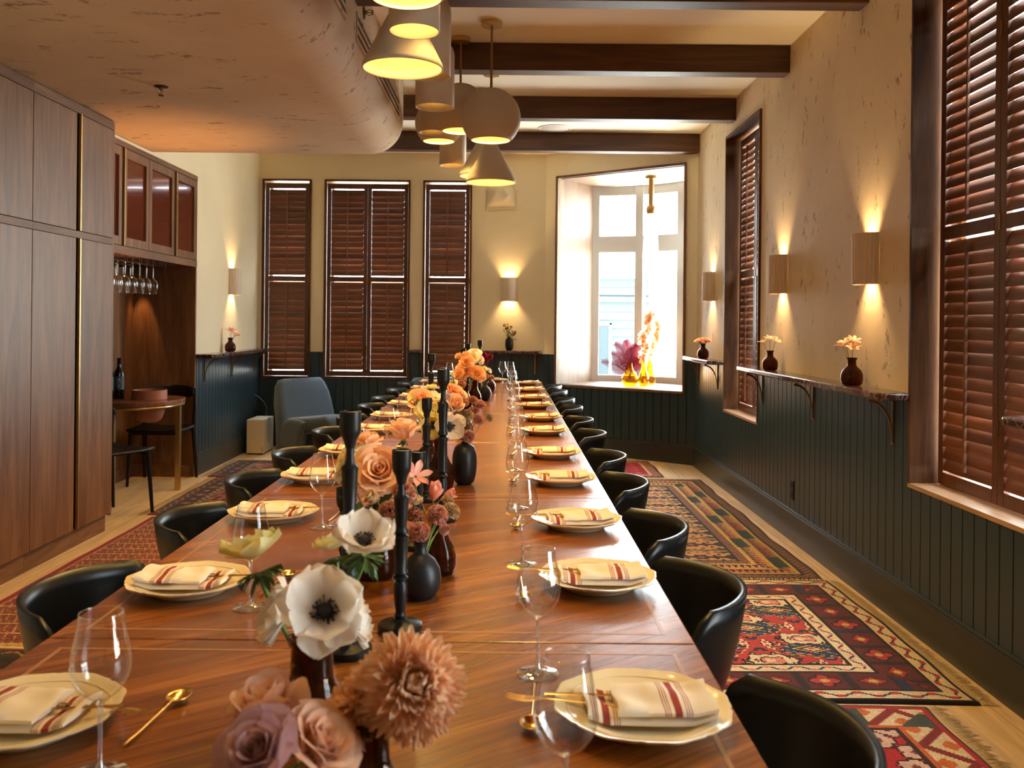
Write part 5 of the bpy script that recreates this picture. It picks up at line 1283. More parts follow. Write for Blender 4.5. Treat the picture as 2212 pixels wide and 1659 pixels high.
def flower(kind, head, size, facing, vroot, col, label, cat='flower', group='flowers in the table bouquets', leaves=0, stem=True, mat2=None, name=None):
    """head = world position of bloom centre; size = bloom diameter; vroot = world point low in the vase"""
    fn_[0] += 1; sd = fn_[0]*17; rnd = random.Random(sd); head = Vector(head); R_ = size/2
    root = Vector(vroot); nm = name or {'rose': 'rose', 'anemone': 'anemone', 'chrys': 'chrysanthemum', 'tulip': 'tulip', 'carnation': 'carnation', 'pom': 'pompon_dahlia', 'lily': 'lily', 'bud': 'rose_bud'}[kind]
    t = thing(nm, label, cat, root.to_tuple(), 0, group)
    H = Matrix.Translation(head-root) @ frame_to(facing); d = Vector(facing).normalized(); mat = PET[col]; b = MB()
    sz = -R_*0.45
    if kind in ('rose', 'bud'):
        # wrapped petals: (count, radius, half-span, height, opening, lip)
        ly = [(3, 0.09, 1.7, 0.80, 0.02, 0.0), (4, 0.20, 1.25, 0.88, 0.04, 0.04), (5, 0.32, 0.95, 0.92, 0.08, 0.10), (5, 0.43, 0.85, 0.92, 0.16, 0.16), (6, 0.52, 0.72, 0.84, 0.30, 0.20), (7, 0.58, 0.62, 0.66, 0.50, 0.22)] if kind == 'rose' else [(3, 0.14, 1.6, 1.35, 0.0, 0.0), (3, 0.28, 1.25, 1.48, 0.02, 0.05), (4, 0.42, 0.98, 1.45, 0.05, 0.10), (4, 0.54, 0.90, 1.36, 0.12, 0.22), (3, 0.60, 0.72, 1.10, 0.34, 0.25)]
        b.M = H
        for li, (n, r0, sp, Hh, op, lip) in enumerate(ly):
            for k in range(n):
                az = tau*k/n+li*0.85+rnd.uniform(-0.15, 0.15); hj = rnd.uniform(0.92, 1.05); oj = op*rnd.uniform(0.7, 1.3); ph = rnd.uniform(0, 6); P = []
                for i in range(9):
                    u = i/8; row = []
                    for j in range(9):
                        v = j/4-1; wv = sin(min(1, u*1.25+0.12)*pi/2)
                        hh = Hh*hj*u*(1-0.30*abs(v)**2.6*u)
                        rr = r0*(min(1, u*2.6)**0.55)+oj*u*u+lip*max(0, u-0.72)**1.5*5*(1+0.25*sin(v*4+ph))-0.05*(1-v*v)*0+0.03*v*v*li*0.3
                        row.append((R_*rr*cos(az+sp*v*wv), R_*rr*sin(az+sp*v*wv), sz+R_*(hh-lip*max(0, u-0.85)*1.2-0.1*oj)))
                    P.append(row)
                b.grid(P)
    if False:
        layers = [(9, 0.10, 0.62, 1.50), (7, 0.24, 0.72, 1.42), (7, 0.36, 0.80, 1.25), (7, 0.46, 0.90, 1.02), (8, 0.52, 1.0, 0.72)] if kind == 'rose' else [(5, 0.10, 0.85, 1.55), (5, 0.22, 0.98, 1.50), (5, 0.32, 1.0, 1.38), (5, 0.38, 1.0, 1.15)]
        hh = 1.0 if kind == 'rose' else 1.45
        for li, (n, r0, ln, el) in enumerate(layers):
            for k in range(n):
                az = tau*(k+rnd.uniform(-0.25, 0.25))/n+li*0.7
                Lp = R_*ln*hh*rnd.uniform(0.92, 1.06)*(0.95 if li > 1 else 0.8); W_ = R_*(1.5*r0+0.42)
                cu = (-0.25-0.32*li) if li > 1 else 0.25
                P = petal_pts(Lp, W_*1.25, 0.55, cu, 0.05, 0.75, seed=sd+li*10+k, base=0.55, nu=7, nv=6)
                add_petal(b, H, az, el+0.15*(li > 1), R_*r0*0.8, sz, P)
    elif kind == 'anemone':
        for li, (n, ln, el) in enumerate([(5, 1.0, 0.42), (5, 1.05, 0.22)]):
            for k in range(n):
                az = tau*(k+rnd.uniform(-0.2, 0.2))/n+li*0.6
                P = petal_pts(R_*ln*rnd.uniform(0.9, 1.08), R_*1.02, 0.35, 0.35*rnd.uniform(0.2, 1.5), 0.10, 0.8, seed=sd+k+li*9, base=0.3, nu=8, nv=7)
                add_petal(b, H, az, el+rnd.uniform(-0.12, 0.12), R_*0.06, -R_*0.1-li*0.02*R_, P)
    elif kind == 'chrys':
        for li in range(10):
            q = li/9; n = int(16+30*sin(q*pi*0.62)); el = lerp(1.50, -0.42, q)
            for k in range(n):
                az = tau*(k+rnd.uniform(-0.3, 0.3))/n+li*0.37
                Lp = R_*lerp(0.34, 1.02, q**0.75)*rnd.uniform(0.85, 1.1)
                P = petal_pts(Lp, R_*0.19, 0.9, lerp(0.9, -0.5, q)*rnd.uniform(0.6, 1.3), 0, 0.8, seed=sd+k, base=0.5, nu=5, nv=2)
                add_petal(b, H, az, el+rnd.uniform(-0.1, 0.1), R_*0.06, -R_*0.15, P)
        b.M = H; b.lathe([(0.0, -R_*0.1), (R_*0.15, -R_*0.05), (R_*0.17, R_*0.10), (R_*0.10, R_*0.20), (0, R_*0.23)], 12)
    elif kind in ('tulip', 'lily'):
        op = 1.2 if kind == 'tulip' else 0.75
        for k in range(6):
            az = tau*k/6+rnd.uniform(-0.15, 0.15); P = petal_pts(R_*(1.55 if kind == 'tulip' else 1.35), R_*(0.85 if kind == 'tulip' else 0.62), 0.45, (-0.55 if kind == 'lily' else 0.25), 0.02, 0.96, seed=sd+k, base=0.35, nu=8, nv=4)
            add_petal(b, H, az, op*rnd.uniform(0.8, 1.1)-(0.1 if k % 2 else 0), R_*0.12, -R_*0.6, P)
    elif kind in ('carnation', 'pom'):
        for li in range(6):
            q = li/5; n = 7+li*2; el = lerp(1.5, 0.0 if kind == 'carnation' else -0.7, q)
            for k in range(n):
                az = tau*(k+rnd.uniform(-0.3, 0.3))/n+li*0.5
                P = petal_pts(R_*lerp(0.8, 1.0, q), R_*(0.75 if kind == 'carnation' else 0.42), 0.5, -0.3, 0.22 if kind == 'carnation' else 0.02, 0.35, seed=sd+k+li*5, base=0.25, nu=4, nv=5)
                add_petal(b, H, az, el, R_*0.08, -R_*0.3, P)
    b.M = Matrix.Identity(4); bl = b.build('petals', mat, t, smooth=180)
    if kind == 'anemone':
        c = MB(); c.M = H; c.lathe([(0, -R_*0.1), (R_*0.16, -R_*0.06), (R_*0.19, R_*0.04), (R_*0.13, R_*0.13), (0, R_*0.16)], 14)
        for k in range(38):
            a = rnd.uniform(0, tau); rr = R_*rnd.uniform(0.20, 0.33); p = Vector((rr*cos(a), rr*sin(a), R_*rnd.uniform(0.04, 0.14)))
            c.tube([(R_*0.1*cos(a), R_*0.1*sin(a), -R_*0.05), p], [R_*0.008, R_*0.012], 4); c.box(p.x-R_*.022, p.x+R_*.022, p.y-R_*.022, p.y+R_*.022, p.z-R_*.015, p.z+R_*.02)
        c.build('dark_centre', M['anc'] if 'anc' in M else M.setdefault('anc', simple('anemone_centre', (0.012, 0.008, 0.014), 0.7)), t, smooth=60)
    if kind in ('rose', 'bud', 'chrys', 'carnation', 'pom'):
        c = MB(); c.M = H; zz = -R_*(0.5 if kind in ('rose', 'bud') else 0.3); c.lathe([(0.002, zz-R_*0.32), (R_*0.13, zz-R_*0.22), (R_*0.2, zz), (0, zz+R_*0.05)], 12)
        if kind in ('rose', 'bud'):
            for k in range(5): add_petal(c, H, tau*k/5, -0.2, R_*0.1, zz-R_*0.03, petal_pts(R_*0.5, R_*0.16, 0.3, -0.6, 0, 1, nu=4, nv=2))
        c.M = Matrix.Identity(4); c.build('calyx', M['leaf'], t, smooth=60)
    if kind == 'anemone' and leaves:
        c = MB()
        for k in range(13):
            az = tau*k/13+rnd.uniform(-0.2, 0.2)
            P = petal_pts(R_*rnd.uniform(0.6, 0.95), R_*0.20, 0.6, -0.8*rnd.uniform(0.3, 1.5), 0.2, 0.9, nu=6, nv=2, seed=sd+k)
            add_petal(c, H, az, rnd.uniform(-0.5, 0.25), R_*0.04, -R_*0.60, P)
            P2 = petal_pts(R_*rnd.uniform(0.25, 0.45), R_*0.12, 0.6, -0.6, 0.2, 0.9, nu=4, nv=2, seed=sd+k+50)
            add_petal(c, H, az+0.25, rnd.uniform(-0.3, 0.3), R_*0.35, -R_*0.60, P2); add_petal(c, H, az-0.25, rnd.uniform(-0.3, 0.3), R_*0.35, -R_*0.6, P2)
        c.M = Matrix.Identity(4); c.build('leaf_collar', M['leaf'], t, smooth=180)
    elif leaves:
        for k in range(leaves):
            q = 0.35+0.4*k/leaves; p = (head-root)*q; c = MB(); az = rnd.uniform(0, tau)
            add_petal(c, Matrix.Translation(p), az, 0.7, 0, 0, petal_pts(R_*1.3+0.01, R_*0.55+0.006, 0.3, 0.6, 0.05, 0.95, seed=sd+k)); c.M = Matrix.Identity(4); c.build('leaf', M['leaf'], t, smooth=180)
    if stem:
        sr = {'chrys': 0.0032, 'anemone': 0.0028, 'rose': 0.0026, 'bud': 0.0022}.get(kind, 0.0017)
        stem_part(t, (0, 0, 0), (head-root)-d*R_*0.55, sr*min(1.2, max(0.6, size/0.07)), d)
    return t
def leaf_spray(vroot, tip, n, size, label, mat='leaf', name='foliage_sprig'):
    root = Vector(vroot); t = thing(name, label, 'foliage', root.to_tuple(), 0, 'green sprigs in the table bouquets'); tip = Vector(tip)-root; rnd = random.Random(fn_[0]+n); fn_[0] += 1
    stem_part(t, (0, 0, 0), tip, 0.0015, tip)
    c = MB()
    for k in range(n):
        q = 0.55+0.5*k/n; p = tip*min(1, q)+Vector((rnd.uniform(-1, 1), rnd.uniform(-1, 1), rnd.uniform(-1, 1)))*size*0.2
        add_petal(c, Matrix.Translation(p), rnd.uniform(0, tau), rnd.uniform(-0.5, 0.9), 0, 0, petal_pts(size*rnd.uniform(0.7, 1.1), size*0.42, 0.3, 0.5, 0.12, 0.95, seed=k, nu=5, nv=3))
    c.M = Matrix.Identity(4); c.build('leaves', M[mat], t, smooth=180); return t

WIDE = [(0, 0.003), (0.035, 0.0), (0.048, 0.004), (0.053, 0.02), (0.052, 0.042), (0.046, 0.056), (0.036, 0.070), (0.0305, 0.082), (0.0290, 0.095), (0.0285, 0.128), (0.0315, 0.132), (0.0315, 0.138), (0.0275, 0.139)]
V1 = vase(WIDE, M['amber'], (-0.262, 1.24, TZ), 'dark amber bottle vase holding the white anemones nearest the camera', 1.0, name='bottle_vase')
V2 = vase(JUG, M['amber'], (-0.140, 0.985, TZ), 'dark amber bottle vase under the big chrysanthemums at the bottom', 0.92, name='bottle_vase')
V3 = vase(JUG, M['amber'], (-0.262, 0.93, TZ), 'amber bottle vase hidden below the mauve rose at the bottom edge', 0.8, name='bottle_vase')
V4 = vase(ROUND, M['blackvase'], (-0.172, 1.865, TZ), 'round matte black bud vase with short neck, behind the nearer candlesticks', 0.98)
V5 = vase(JUG, M['amber'], (-0.148, 2.05, TZ), 'ribbed amber bottle vase right behind the round black vase', 0.92, ribs=14, name='bottle_vase')
V6 = vase(JUG, M['amber'], (-0.285, 2.02, TZ), 'broad amber bottle vase under the large peach rose', 1.08, name='bottle_vase')
V7 = vase(OVAL, M['blackvase'], (-0.142, 3.19, TZ), 'egg-shaped matte black vase with the dusty pink carnations', 1.02)
V8 = vase(JUG, M['amber'], (-0.222, 3.10, TZ), 'amber bottle vase just left of the egg-shaped black vase', 1.15, name='bottle_vase')
V9 = vase(BOT, M['amber'], (-0.300, 3.55, TZ), 'squat amber vase under the cream flowers halfway along the table', 0.95)
V10 = vase(ROUND, M['blackvase'], (-0.20, 4.5, TZ), 'small black vase behind the rust carnations', 0.95)
V11 = vase(JUG, M['amber'], (-0.262, 5.85, TZ), 'amber bottle vase with the apricot roses, far along the table', 1.15, name='bottle_vase')
V12 = vase(JUG, M['amber'], (-0.215, 6.25, TZ), 'reddish amber bottle vase right of the apricot roses vase', 1.15, name='bottle_vase')
V13 = vase(ROUND, M['blackvase'], (-0.150, 6.62, TZ), 'round black bud vase at the far end of the table', 1.10)
V14 = vase(BOT, M['amber'], (-0.135, 7.45, TZ), 'amber vase farthest along the table behind the round black one', 1.1)
def vr(v, k=0): return (v.location.x+0.004*sin(k*2.4), v.location.y+0.004*cos(k*2.4), TZ+0.03)
F = flower
# bottom-edge bouquet
F('rose', at(556, 1618, 0.885), 0.068, (-0.25, -0.75, 0.75), vr(V3), 'mauve', 'large mauve rose at the bottom edge of the photo')
F('bud', at(578, 1548, 0.98), 0.082, (-0.1, -0.1, 1), vr(V3, 1), 'dusk', 'dusky peach rose behind the mauve rose')
F('rose', at(698, 1598, 0.93), 0.072, (0.5, -0.2, 0.6), vr(V3, 2), 'dusk', 'half-open peach rose right of the mauve rose')
F('carnation', at(525, 1555, 1.02), 0.035, (-0.5, -0.2, 0.6), vr(V3, 3), 'rust', 'small rust bloom peeking left of the dusky roses')
F('chrys', at(893, 1478, 0.98), 0.126, (0.30, -0.85, 0.45), vr(V2), 'chrys', 'largest apricot chrysanthemum, front centre of the table', leaves=0)
F('chrys', at(772, 1512, 1.0), 0.092, (-0.45, -0.15, 0.75), vr(V2, 1), 'chrys', 'smaller apricot chrysanthemum facing away, left of the largest')
# anemones
F('anemone', at(702, 1320, 1.17), 0.114, (0.10, -0.80, 0.55), vr(V1), 'white', 'white anemone facing the camera with black centre, lowest of its bunch', leaves=1)
F('anemone', at(612, 1325, 1.22), 0.088, (-0.75, -0.25, 0.30), vr(V1, 1), 'white', 'white anemone seen from the side, left of the lowest one', leaves=0)
F('anemone', at(788, 1168, 1.27), 0.092, (0.10, -0.45, 0.9), vr(V1, 2), 'white', 'white anemone standing highest, tilted towards the camera', leaves=1)
F('anemone', at(722, 1180, 1.33), 0.064, (-0.25, 0.15, 1), vr(V1, 3), 'yellow', 'greenish yellow anemone behind the highest white one', leaves=1)
F('anemone', at(548, 1196, 1.28), 0.098, (-0.30, 0.10, 0.95), vr(V1, 4), 'yellow', 'cream anemone reaching far left over the wine glass', leaves=1)
F('anemone', at(765, 1345, 1.28), 0.070, (0.8, -0.1, 0.25), vr(V1, 5), 'white', 'white anemone turned right, half behind the lowest one', leaves=1)
# round black + amber ribbed + broad amber
F('carnation', at(946, 1108, 1.93), 0.045, (0.2, -0.6, 0.7), vr(V4), 'rose', 'dusty pink carnation over the round black vase, upper one')
F('carnation', at(978, 1100, 2.00), 0.040, (0.5, -0.3, 0.7), vr(V4, 1), 'olive', 'olive brown carnation right of the dusty pink one')
F('carnation', at(903, 1148, 1.87), 0.044, (-0.1, -0.7, 0.5), vr(V4, 2), 'rose', 'dusty pink carnation low over the round black vase')
F('carnation', at(968, 1078, 2.08), 0.030, (0.3, -0.1, 0.8), vr(V4, 3), 'olive', 'small olive carnation topmost right of the pink tulips')
F('carnation', at(893, 1108, 2.0), 0.036, (-0.2, -0.4, 0.7), vr(V4, 4), 'rust', 'rust carnation left of the dusty pink carnations')
F('carnation', at(962, 1143, 1.98), 0.026, (0.5, -0.5, 0.2), vr(V4, 5), 'rose', 'small drooping dusty pink carnation at the right of the round vase')
F('tulip', at(938, 1066, 2.06), 0.058, (0.15, -0.35, 0.9), vr(V5), 'pink', 'open pink tulip above the ribbed amber vase')
F('lily', at(903, 1020, 2.10), 0.060, (0.35, -0.55, 0.6), vr(V5, 1), 'pink', 'pink lily-like tulip between two black candlesticks')
F('tulip', at(968, 1068, 2.10), 0.040, (0.8, -0.2, 0.4), vr(V5, 2), 'pink', 'small pink tulip leaning right of the open tulip')
F('bud', at(896, 1085, 2.02), 0.034, (0.1, 0, 1), vr(V5, 3), 'olive', 'closed olive green bud below the pink lily-like tulip')
F('rose', at(822, 1016, 2.03), 0.108, (-0.08, -0.80, 0.55), vr(V6), 'peach', 'largest peach rose right of the nearest tall candlestick', leaves=2)
F('bud', at(872, 936, 2.25), 0.078, (0.02, -0.05, 1), vr(V6, 1), 'peach', 'pale peach rose standing above the second candlestick', leaves=1)
F('bud', at(792, 962, 2.20), 0.070, (-0.05, 0.0, 1), vr(V6, 2), 'peach', 'upright peach rose behind the large peach rose')
F('rose', at(748, 1000, 2.10), 0.075, (-0.75, -0.35, 0.35), vr(V6, 3), 'cream', 'cream yellow rose behind the nearest tall candlestick')
F('rose', at(770, 975, 2.20), 0.072, (-0.4, 0.1, 0.8), vr(V6, 4), 'cream', 'cream rose between the candlestick and the large peach rose')
F('bud', at(806, 1078, 1.95), 0.040, (-0.5, -0.4, 0.5), vr(V6, 5), 'olive', 'brownish bud hanging over the broad amber vase, left one')
F('carnation', at(842, 1104, 1.90), 0.046, (0.1, -0.7, 0.3), vr(V6, 6), 'rust', 'dark rust bloom low between candlestick and amber vase')
F('carnation', at(875, 1060, 2.0), 0.050, (0.2, -0.5, 0.5), vr(V6, 7), 'rose', 'pinkish bloom half behind the second candlestick')
# oval black vase: carnations
for k, (x, y, s, c, lab) in enumerate([(1000, 868, .042, 'rust', 'topmost left'), (1022, 862, .038, 'rust', 'topmost middle'), (1038, 872, .044, 'rose', 'topmost right'), (1010, 893, .044, 'olive', 'centre olive'), (1035, 904, .042, 'rose', 'right of centre'),
        (1058, 900, .034, 'olive', 'far right buff'), (988, 896, .040, 'olive', 'left olive'), (1002, 922, .052, 'olive', 'low buff'), (996, 938, .042, 'rose', 'lowest left'), (1012, 944, .046, 'rose', 'lowest right'), (984, 872, .034, 'rust', 'left rust'), (1022, 886, .036, 'rose', 'middle pink')]):
    F('carnation', at(x, y, 3.16+0.03*(k % 3)), s*0.98, ((x-1005)/60, -0.5, (935-y)/60), vr(V7, k), c, '%s carnation of the cluster over the egg-shaped black vase' % lab)
F('anemone', at(972, 922, 3.02), 0.105, (0.25, -0.92, 0.15), vr(V8), 'white', 'white anemone facing the camera left of the pink carnations')
F('anemone', at(936, 918, 3.05), 0.100, (-0.1, -0.9, -0.1), vr(V8, 1), 'yellow', 'pale yellow anemone between two black candlesticks', leaves=1)
F('rose', at(985, 845, 3.18), 0.072, (0.45, -0.2, 0.75), vr(V8, 2), 'orange', 'peach rose at the right of the tallest thin candlestick')
F('bud', at(982, 872, 3.12), 0.060, (0.2, -0.4, 0.3), vr(V8, 3), 'peach', 'pale drooping rose under the peach rose by the thin candlestick')
F('anemone', at(922, 888, 3.2), 0.085, (0.0, -0.7, 0.5), vr(V8, 4), 'yellow', 'pale yellow anemone above the candlestick cup', leaves=1)
F('rose', at(908, 860, 3.55), 0.085, (-0.1, -0.6, 0.6), vr(V9), 'orange', 'apricot rose with soft petals left of the thin candlestick')
F('anemone', at(940, 862, 3.6), 0.080, (0.2, -0.3, 0.8), vr(V9, 1), 'cream', 'cream anemone right of the apricot rose', leaves=1)
F('anemone', at(893, 862, 3.45), 0.045, (-0.6, -0.2, 0.6), vr(V9, 2), 'yellow', 'yellow green anemone leaning left of the apricot rose', leaves=1)
F('anemone', at(932, 838, 3.8), 0.050, (0.0, -0.2, 0.9), vr(V9, 3), 'yellow', 'small yellow anemone above the cream anemone', leaves=1)
F('carnation', at(997, 828, 4.5), 0.045, (0.1, -0.6, 0.6), vr(V10), 'rust', 'rust carnation left of the far amber vase')
F('rose', at(975, 830, 4.45), 0.055, (-0.3, -0.4, 0.7), vr(V10, 1), 'cream', 'cream bloom beside the rust carnation')
leaf_spray(vr(V10, 2), at(978, 812, 4.4), 9, 0.055, 'green leafy sprig left of the apricot roses')
leaf_spray(vr(V9, 4), at(905, 905, 3.45), 8, 0.05, 'green leafy sprig under the apricot rose left of the candlestick')
leaf_spray(vr(V8, 6), at(955, 905, 3.15), 6, 0.045, 'green leafy sprig behind the white anemone')
# far bouquets
for k, (x, y, s, c, lab) in enumerate([(1005, 798, .115, 'orange', 'large left'), (1032, 806, .095, 'orange', 'right'), (1008, 781, .08, 'orange', 'upper'), (990, 808, .07, 'orange', 'lower left')]):
    F('rose', at(x, y, 5.85-0.03*k), s, ((x-1010)/50, -0.75, 0.5), vr(V11, k), c, '%s apricot rose of the far cluster' % lab)
F('bud', at(993, 771, 6.15), 0.06, (-0.5, -0.2, 0.8), vr(V12), 'peach', 'peach rose left of the far candlesticks')
F('bud', at(1007, 768, 6.2), 0.06, (0.1, -0.2, 0.9), vr(V12, 1), 'peach', 'peach rose between the far candlesticks')
F('rose', at(1026, 763, 6.6), 0.085, (0.1, -0.5, 0.7), vr(V13), 'white', 'white rose topmost of the far bouquets')
F('rose', at(1020, 774, 6.4), 0.085, (0.0, -0.7, 0.4), vr(V12, 2), 'cream', 'cream rose under the far white rose')
F('rose', at(1036, 776, 6.5), 0.065, (0.3, -0.5, 0.3), vr(V13, 1), 'white', 'small white rose right of the far candlestick')
F('pom', at(1045, 765, 7.4), 0.065, (0.1, -0.5, 0.7), vr(V14), 'wine', 'burgundy pompon dahlia leftmost of three', name='pompon_dahlia')
F('pom', at(1060, 768, 7.4), 0.058, (0.5, -0.3, 0.7), vr(V14, 1), 'wine', 'burgundy pompon dahlia rightmost of three')
F('pom', at(1049, 778, 7.4), 0.060, (0.2, -0.6, 0.3), vr(V14, 2), 'wine', 'burgundy pompon dahlia lowest of three')
F('anemone', at(1046, 798, 6.6), 0.060, (0.3, -0.4, 0.8), vr(V13, 2), 'yellow', 'yellow green anemone right of the apricot roses', leaves=1)
F('anemone', at(1056, 802, 6.7), 0.050, (0.7, -0.3, 0.4), vr(V13, 3), 'white', 'small white anemone right of the yellow green one')
F('carnation', at(1052, 812, 6.5), 0.040, (0.3, -0.5, 0.4), vr(V13, 4), 'rose', 'dusty pink carnation low right of the apricot roses')
F('carnation', at(1064, 814, 6.6), 0.040, (0.6, -0.3, 0.4), vr(V13, 5), 'rose', 'outermost right dusty pink carnation far along the table')
leaf_spray(vr(V13, 6), at(1030, 785, 6.5), 10, 0.05, 'green sprig between the far apricot and white roses')
leaf_spray(vr(V6, 8), at(752, 1020, 2.1), 6, 0.05, 'green leaves low behind the nearest tall candlestick')

# ---- bud vases on the ledges
def ledge_vase(x, y, z, sc, lab, heads, col, kind, size, gl='pink blooms in the ledge vases', mat=None, prof=BOT, vname='bud_vase', leafn=2):
    v = vase(prof, mat or M['amber'], (x, y, z), lab, sc, name=vname, group='bud vases on the marble shelves')
    for k, (dx, dy, dz, lb) in enumerate(heads):
        F(kind, (x+dx, y+dy, z+dz), size, (dx*8, dy*8-0.25, 0.8), (x+dx*0.1, y+dy*0.1, z+0.02), col, lb, group=gl)
    return v
ledge_vase(1.722, 4.49, 1.0355, 1.06, 'amber bud vase on the right shelf, nearest the camera', [(-0.03, 0.02, 0.225, 'coral lily left in the nearest ledge vase'), (0.005, -0.02, 0.235, 'coral lily right in the nearest ledge vase'), (-0.01, -0.045, 0.20, 'coral lily low in the nearest ledge vase'), (-0.03, 0.06, 0.21, 'coral lily outer left in the nearest ledge vase')], 'coral', 'lily', 0.062)
ledge_vase(1.722, 5.88, 1.0355, 1.0, 'amber bud vase on the right shelf beside the far window', [(-0.04, 0.04, 0.20, 'coral lily left in the second ledge vase'), (0.0, 0.0, 0.22, 'coral lily middle in the second ledge vase'), (0.035, -0.03, 0.205, 'coral lily right in the second ledge vase')], 'coral', 'lily', 0.062)
ledge_vase(1.722, 7.88, 1.0355, 1.0, 'amber bud vase on the short shelf beyond the far window', [(-0.03, 0, 0.155, 'pale pink ranunculus left in the far ledge vase'), (0.03, 0, 0.16, 'pale pink ranunculus right in the far ledge vase')], 'coral', 'rose', 0.075)
p = at(516, 746, 8.55)
ledge_vase(-2.565, 8.40, 1.0355, 1.0, 'amber bud vase on the left wall shelf under the sconce', [(-0.01, 0.0, 0.215, 'coral lily upright in the left shelf vase'), (0.045, 0.02, 0.19, 'coral lily leaning right in the left shelf vase'), (0.02, -0.03, 0.205, 'coral lily front in the left shelf vase'), (0.055, 0.0, 0.165, 'coral lily lowest right in the left shelf vase')], 'coral', 'lily', 0.065)
bv = vase(OVAL, M['blackvase'], (0.035, YB-0.07, 1.0355), 'matte black bud vase on the far shelf below the sconce', 0.98, group='bud vases on the marble shelves')
for k, (dx, dz, c, s, lb) in enumerate([(-0.055, 0.27, 'rose', 0.035, 'dusty pink bloom upper left'), (-0.02, 0.285, 'cream', 0.03, 'pale bloom topmost'), (0.02, 0.26, 'yellow', 0.04, 'yellow green bloom'), (0.06, 0.19, 'rose', 0.035, 'dusty pink bloom right'), (-0.03, 0.235, 'olive', 0.036, 'olive bloom'), (0.045, 0.17, 'rose', 0.03, 'dusty pink bloom lowest')]):
    F('carnation', (0.035+dx, YB-0.07-0.02, 1.0355+dz), s, (dx*8, -0.5, 0.6), (0.035, YB-0.07, 1.06), c, lb+' in the black far shelf vase', group='blooms in the black shelf vase')
for k, (dx, dz) in enumerate([(0.0, 0.22), (-0.04, 0.25), (0.05, 0.20)]):
    leaf_spray((0.035, YB-0.07, 1.06), (0.035+dx, YB-0.08, 1.0355+dz), 9, 0.05, ['green sprig upright', 'green sprig left', 'green sprig right'][k]+' in the black far shelf vase', 'leaf_y' if k == 0 else 'leaf')

# ---- bay sill: yellow glass vases, red fern, orchid; hanging lamp
zS = 0.69
def onbay(px, Y, z): q = at(px, 700, Y); return (q.x, Y, z)
y1v = vase(BLOWN, M['yellowglass'], onbay(1362, 9.45, zS), 'squat yellow glass vase with red fern on the bay sill', 0.86, name='glass_vase', group='yellow glass vases on the bay sill')
y2v = vase(TALLV, M['yellowglass'], onbay(1392, 9.40, zS), 'slender yellow glass vase in front on the bay sill', 0.78, name='glass_vase', group='yellow glass vases on the bay sill')
y3v = vase(TALLV, M['yellowglass'], onbay(1405, 9.62, zS), 'tall pale yellow glass vase behind the slender one', 0.95, name='glass_vase', group='yellow glass vases on the bay sill')
def fern(root, tip, label, W_=0.10):
    root = Vector(root); tip = Vector(tip)-root; t = thing('fern_frond', label, 'foliage', root.to_tuple(), 0, 'dyed red fern fronds in the bay')
    mid = Vector((tip.x*0.25, tip.y*0.3, tip.z*0.85)); pts = [Vector((0, 0, 0))*(1-q)**2+mid*2*q*(1-q)+tip*q*q for q in [k/24 for k in range(25)]]
    MB().tube(pts, 0.002, 5).build('stem', PET['fern'], t, smooth=60)
    b = MB()
    for k in range(6, 25):
        q = (k-6)/18; L = W_*(1-q*0.8)*(0.6+0.4*min(1, (k-5)/5)); d = (pts[min(24, k+1)]-pts[k-1]).normalized(); side = d.cross(Vector((0.3, -1, 0.2))).normalized()
        for s in (-1, 1):
            e = (side*s+d*0.45).normalized(); n_ = d.cross(side)
            for j in range(7):
                c0_ = pts[k]+e*L*j/7; c1_ = pts[k]+e*L*(j+1)/7; wv = 0.016*(1-j/9)
                b.add([c0_-d*wv*0.2, c0_+d*wv+n_*0.001, c1_, c0_-d*wv+n_*0.001], [(0, 1, 2, 3)])
    b.build('leaflets', PET['fern'], t); return t
vf = (y1v.location.x, 9.45, zS+0.06)
for k, (x, y) in enumerate([(1302, 781), (1330, 742), (1352, 736), (1375, 745), (1382, 776), (1318, 762), (1366, 752)]):
    fern(vf, at(x, y, 9.40+0.03*(k % 3)), 'dyed red fern frond %s in the squat yellow vase' % ['reaching far left', 'arching up left', 'upright', 'arching up right', 'drooping right', 'low left', 'in the middle'][k], 0.13)
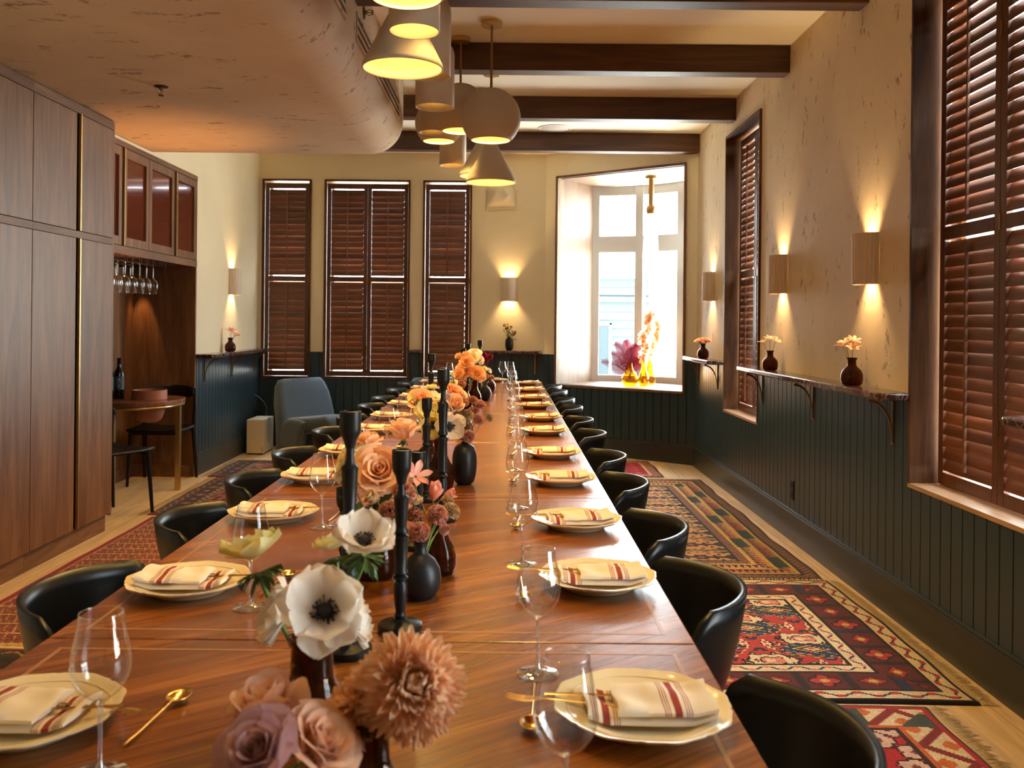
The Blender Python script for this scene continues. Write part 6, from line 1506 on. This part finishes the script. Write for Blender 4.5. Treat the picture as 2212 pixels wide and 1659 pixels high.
def orchid(root, path, n, label):
    root = Vector(root); t = thing('orchid_stem', label, 'flower', root.to_tuple(), 0, 'orchid stems in the bay'); pts = [Vector((0, 0, 0))]+[Vector(p)-root for p in path]
    MB().tube(pts, 0.003, 6).build('stem', M['stem'], t, smooth=60)
    for k in range(n):
        q = (k+0.5)/n*(len(pts)-2)+1; i = min(int(q), len(pts)-2); p = pts[i].lerp(pts[i+1], q-i)+Vector((random.uniform(-.03, .03), -0.02, random.uniform(-.01, .01)))
        b = MB(); H = Matrix.Translation(p) @ frame_to((random.uniform(-.8, .8), -1, random.uniform(-.3, .3)))
        for j in range(5): add_petal(b, H, tau*j/5, 0.15, 0.002, 0, petal_pts(0.058, 0.044, 0.2, 0.2, 0.05, 0.8, nu=4, nv=3, seed=j+k))
        b.M = H; b.lathe([(0, 0), (0.006, 0.002), (0.008, 0.008), (0.0, 0.014)], 8); b.M = Matrix.Identity(4); b.build('bloom', PET['orchid'], t, smooth=180)
    return t
orchid((y2v.location.x, 9.40, zS+0.05), [at(1391, 780, 9.40), at(1389, 745, 9.4), at(1392, 715, 9.4), at(1399, 690, 9.4), at(1407, 678, 9.4)], 17, 'apricot orchid stem standing tallest on the bay sill')
orchid((y3v.location.x, 9.62, zS+0.05), [at(1404, 770, 9.6), at(1412, 735, 9.6), at(1417, 710, 9.6), at(1415, 690, 9.6)], 13, 'apricot orchid stem behind and right of the tallest one')
# bay lamp
pb = at(1407, 389, 9.30)
t = thing('bay_pendant', 'slim brass lamp with frosted glass cone hanging in the bay window', 'pendant lamp', (pb.x, 9.30, 2.85))
MB().lathe([(0, -0.028), (0.062, -0.028), (0.064, 0), (0, 0)], 28).build('canopy', M['brass'], t, smooth=40)
MB().tube([(0, 0, -0.02), (0, 0, -0.30)], 0.028, 16).build('stem', M['brass'], t, smooth=60)
MB().lathe([(0, -0.40), (0.045, -0.385), (0.05, -0.36), (0.052, -0.345), (0.045, -0.31), (0.02, -0.292), (0, -0.29)], 24).build('ball_joint', M['brass'], t, smooth=60)
b = MB(); b.shell([(0.055, -0.39), (0.068, -0.60), (0.082, -0.84)], 32); o = b.build('glass_shade', M['frost'], t, smooth=180); solidify(o, 0.004)
